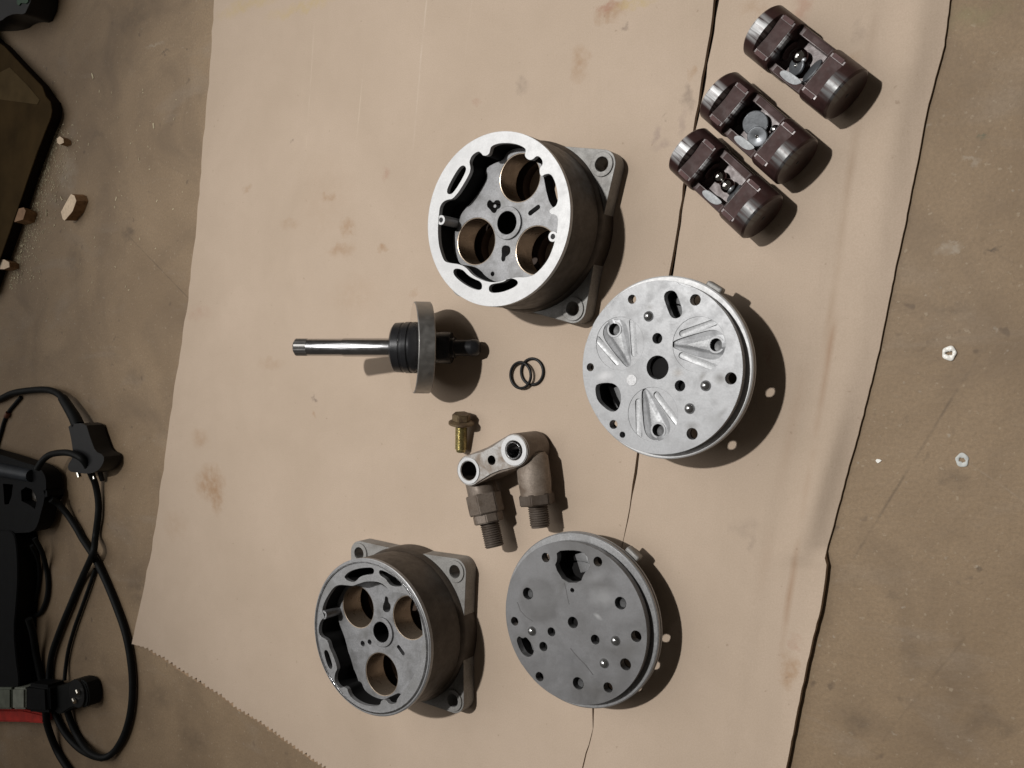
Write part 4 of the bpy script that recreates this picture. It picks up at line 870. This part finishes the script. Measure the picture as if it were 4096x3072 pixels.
# wood offcuts and sawdust
def wedge(top_px, h, ext, label, mat=M_wood):
    c = [sum(k) / len(top_px) for k in zip(*top_px)]; t = thing('wood_offcut', label, 'wood chip', fz(*c), group='wood offcuts on the floor'); O = t.location
    T = [fz(u, v, h) - O for u, v in top_px]; n_ = len(T)
    MB().verts_faces([tuple(p) for p in T] + [(p.x, p.y, h - .0006) for p in T], [tuple(range(n_)), tuple(range(n_, 2 * n_))[::-1]] + [(i, (i + 1) % n_, n_ + (i + 1) % n_, n_ + i) for i in range(n_)]).build('cut_face', mat, t, ang=20)
    B = [(p.x + ext[0], p.y + ext[1], .0002) for p in T]
    MB().verts_faces([(p.x, p.y, h - .0007) for p in T] + B, [tuple(range(n_)), tuple(range(n_, 2 * n_))[::-1]] + [(i, (i + 1) % n_, n_ + (i + 1) % n_, n_ + i) for i in range(n_)]).build('lower_side', M_woodside, t, ang=20)
    return t
c5 = crop(0, 500, .3918)
wedge([c5(*q) for q in ((622, 888), (690, 760), (725, 705), (760, 722), (778, 775), (740, 880), (660, 975), (640, 960))], .012, (.003, .001), 'largest pale wood offcut, wedge shaped, lying alone on the open floor')
wedge([c5(*q) for q in ((118, 955), (150, 865), (240, 842), (262, 875), (235, 965), (150, 990))], .013, (.001, -.002), 'brown wood offcut leaning against the case edge', plain('brown_wood', (.33, .20, .12), .75, .2))
wedge([c5(*q) for q in ((-30, 1380), (40, 1372), (92, 1400), (96, 1450), (40, 1472), (-30, 1470))], .011, (.001, -.001), 'yellowish wood offcut at the left edge below the case')
wedge([c5(*q) for q in ((580, 140), (610, 115), (645, 140), (650, 180), (610, 200), (582, 180))], .008, (.002, -.001), 'tiny pale wood cube near the case corner')
wedge([(146, -10), (176, -10), (172, 20), (158, 30), (146, 26)], .010, (.001, -.001), 'pale wood offcut cut by the top edge next to the green object')
m = MB(); rd = random.Random(11)
for i in range(1500):
    t = rd.random(); t2 = rd.random() ** 1.8
    u = 225 - 190 * t + 105 * t2 * rd.uniform(.1, 1.2); v = 520 + 620 * t + rd.uniform(-30, 30)
    if i % 22 == 0: u, v = rd.uniform(150, 760), rd.uniform(300, 1200)
    P = fz(u, v, 0); s_ = rd.uniform(.0002, .0008) * (2.2 if i % 40 == 0 else 1); a = rd.uniform(0, PI); el = rd.uniform(1, 2.2)
    m.box(-s_ * el, s_ * el, -s_ * .6, s_ * .6, 0, s_ * .35, Matrix.Translation(P + Vector((0, 0, .0001))) @ Matrix.Rotation(a, 4, 'Z') @ Matrix.Rotation(rd.uniform(-.3, .3), 4, 'X'))
sd = m.build('sawdust', M_dust, kind='stuff'); 

# ---------------------------------------------------------------- small white bits on the floor at the right
def bumpy_ring(u, v, R, r, mat, label, seed, sx=1.0, flat=.6):
    rr = random.Random(seed); ph = [rr.uniform(0, 6.28) for _ in range(6)]; vs, fs = [], []; n_, m_ = 48, 12
    for i in range(n_):
        a = 2 * PI * i / n_; k = 1 + .10 * math.sin(2 * a + ph[0]) + .07 * math.sin(3 * a + ph[1]); w_ = 1 + .25 * math.sin(2 * a + ph[2]) + .16 * math.sin(5 * a + ph[3])
        for j in range(m_):
            b = 2 * PI * j / m_; q = R + r * w_ * math.cos(b) + R * (k - 1) * .4
            vs.append((q * math.cos(a), q * math.sin(a) * sx, max(0, r * flat * (1 + math.sin(b) * (1 + .3 * math.sin(4 * a + ph[4]))))))
    for i in range(n_):
        for j in range(m_): fs.append((i * m_ + j, (i + 1) % n_ * m_ + j, (i + 1) % n_ * m_ + (j + 1) % m_, i * m_ + (j + 1) % m_))
    o = MB().verts_faces(vs, fs).build('plastic_ring', mat, ang=60); P = fz(u, v); o.location = P; return tag(o, label, 'ring', 'small white rings on the floor')
bumpy_ring(3798, 1413, .0026, .0013, M_white, 'bright white small plastic ring on the bare floor, upper of the two', 1)
bumpy_ring(3849, 1840, .0025, .0011, M_chalk, 'dull chalky small ring on the bare floor, lower of the two', 5, 1.0, .35)
P = fz(3515, 1843); fk = MB().prism([[(-.0017, .0), (-.0010, .0010), (.0006, .0009), (.0017, .0002), (.0002, -.0011), (-.0006, -.0014)]], 0, .0006).bevel(.0001).build('white_flake', M_white); fk.location = P
tag(fk, 'tiny white angular flake on the floor beside the cardboard edge', 'flake')
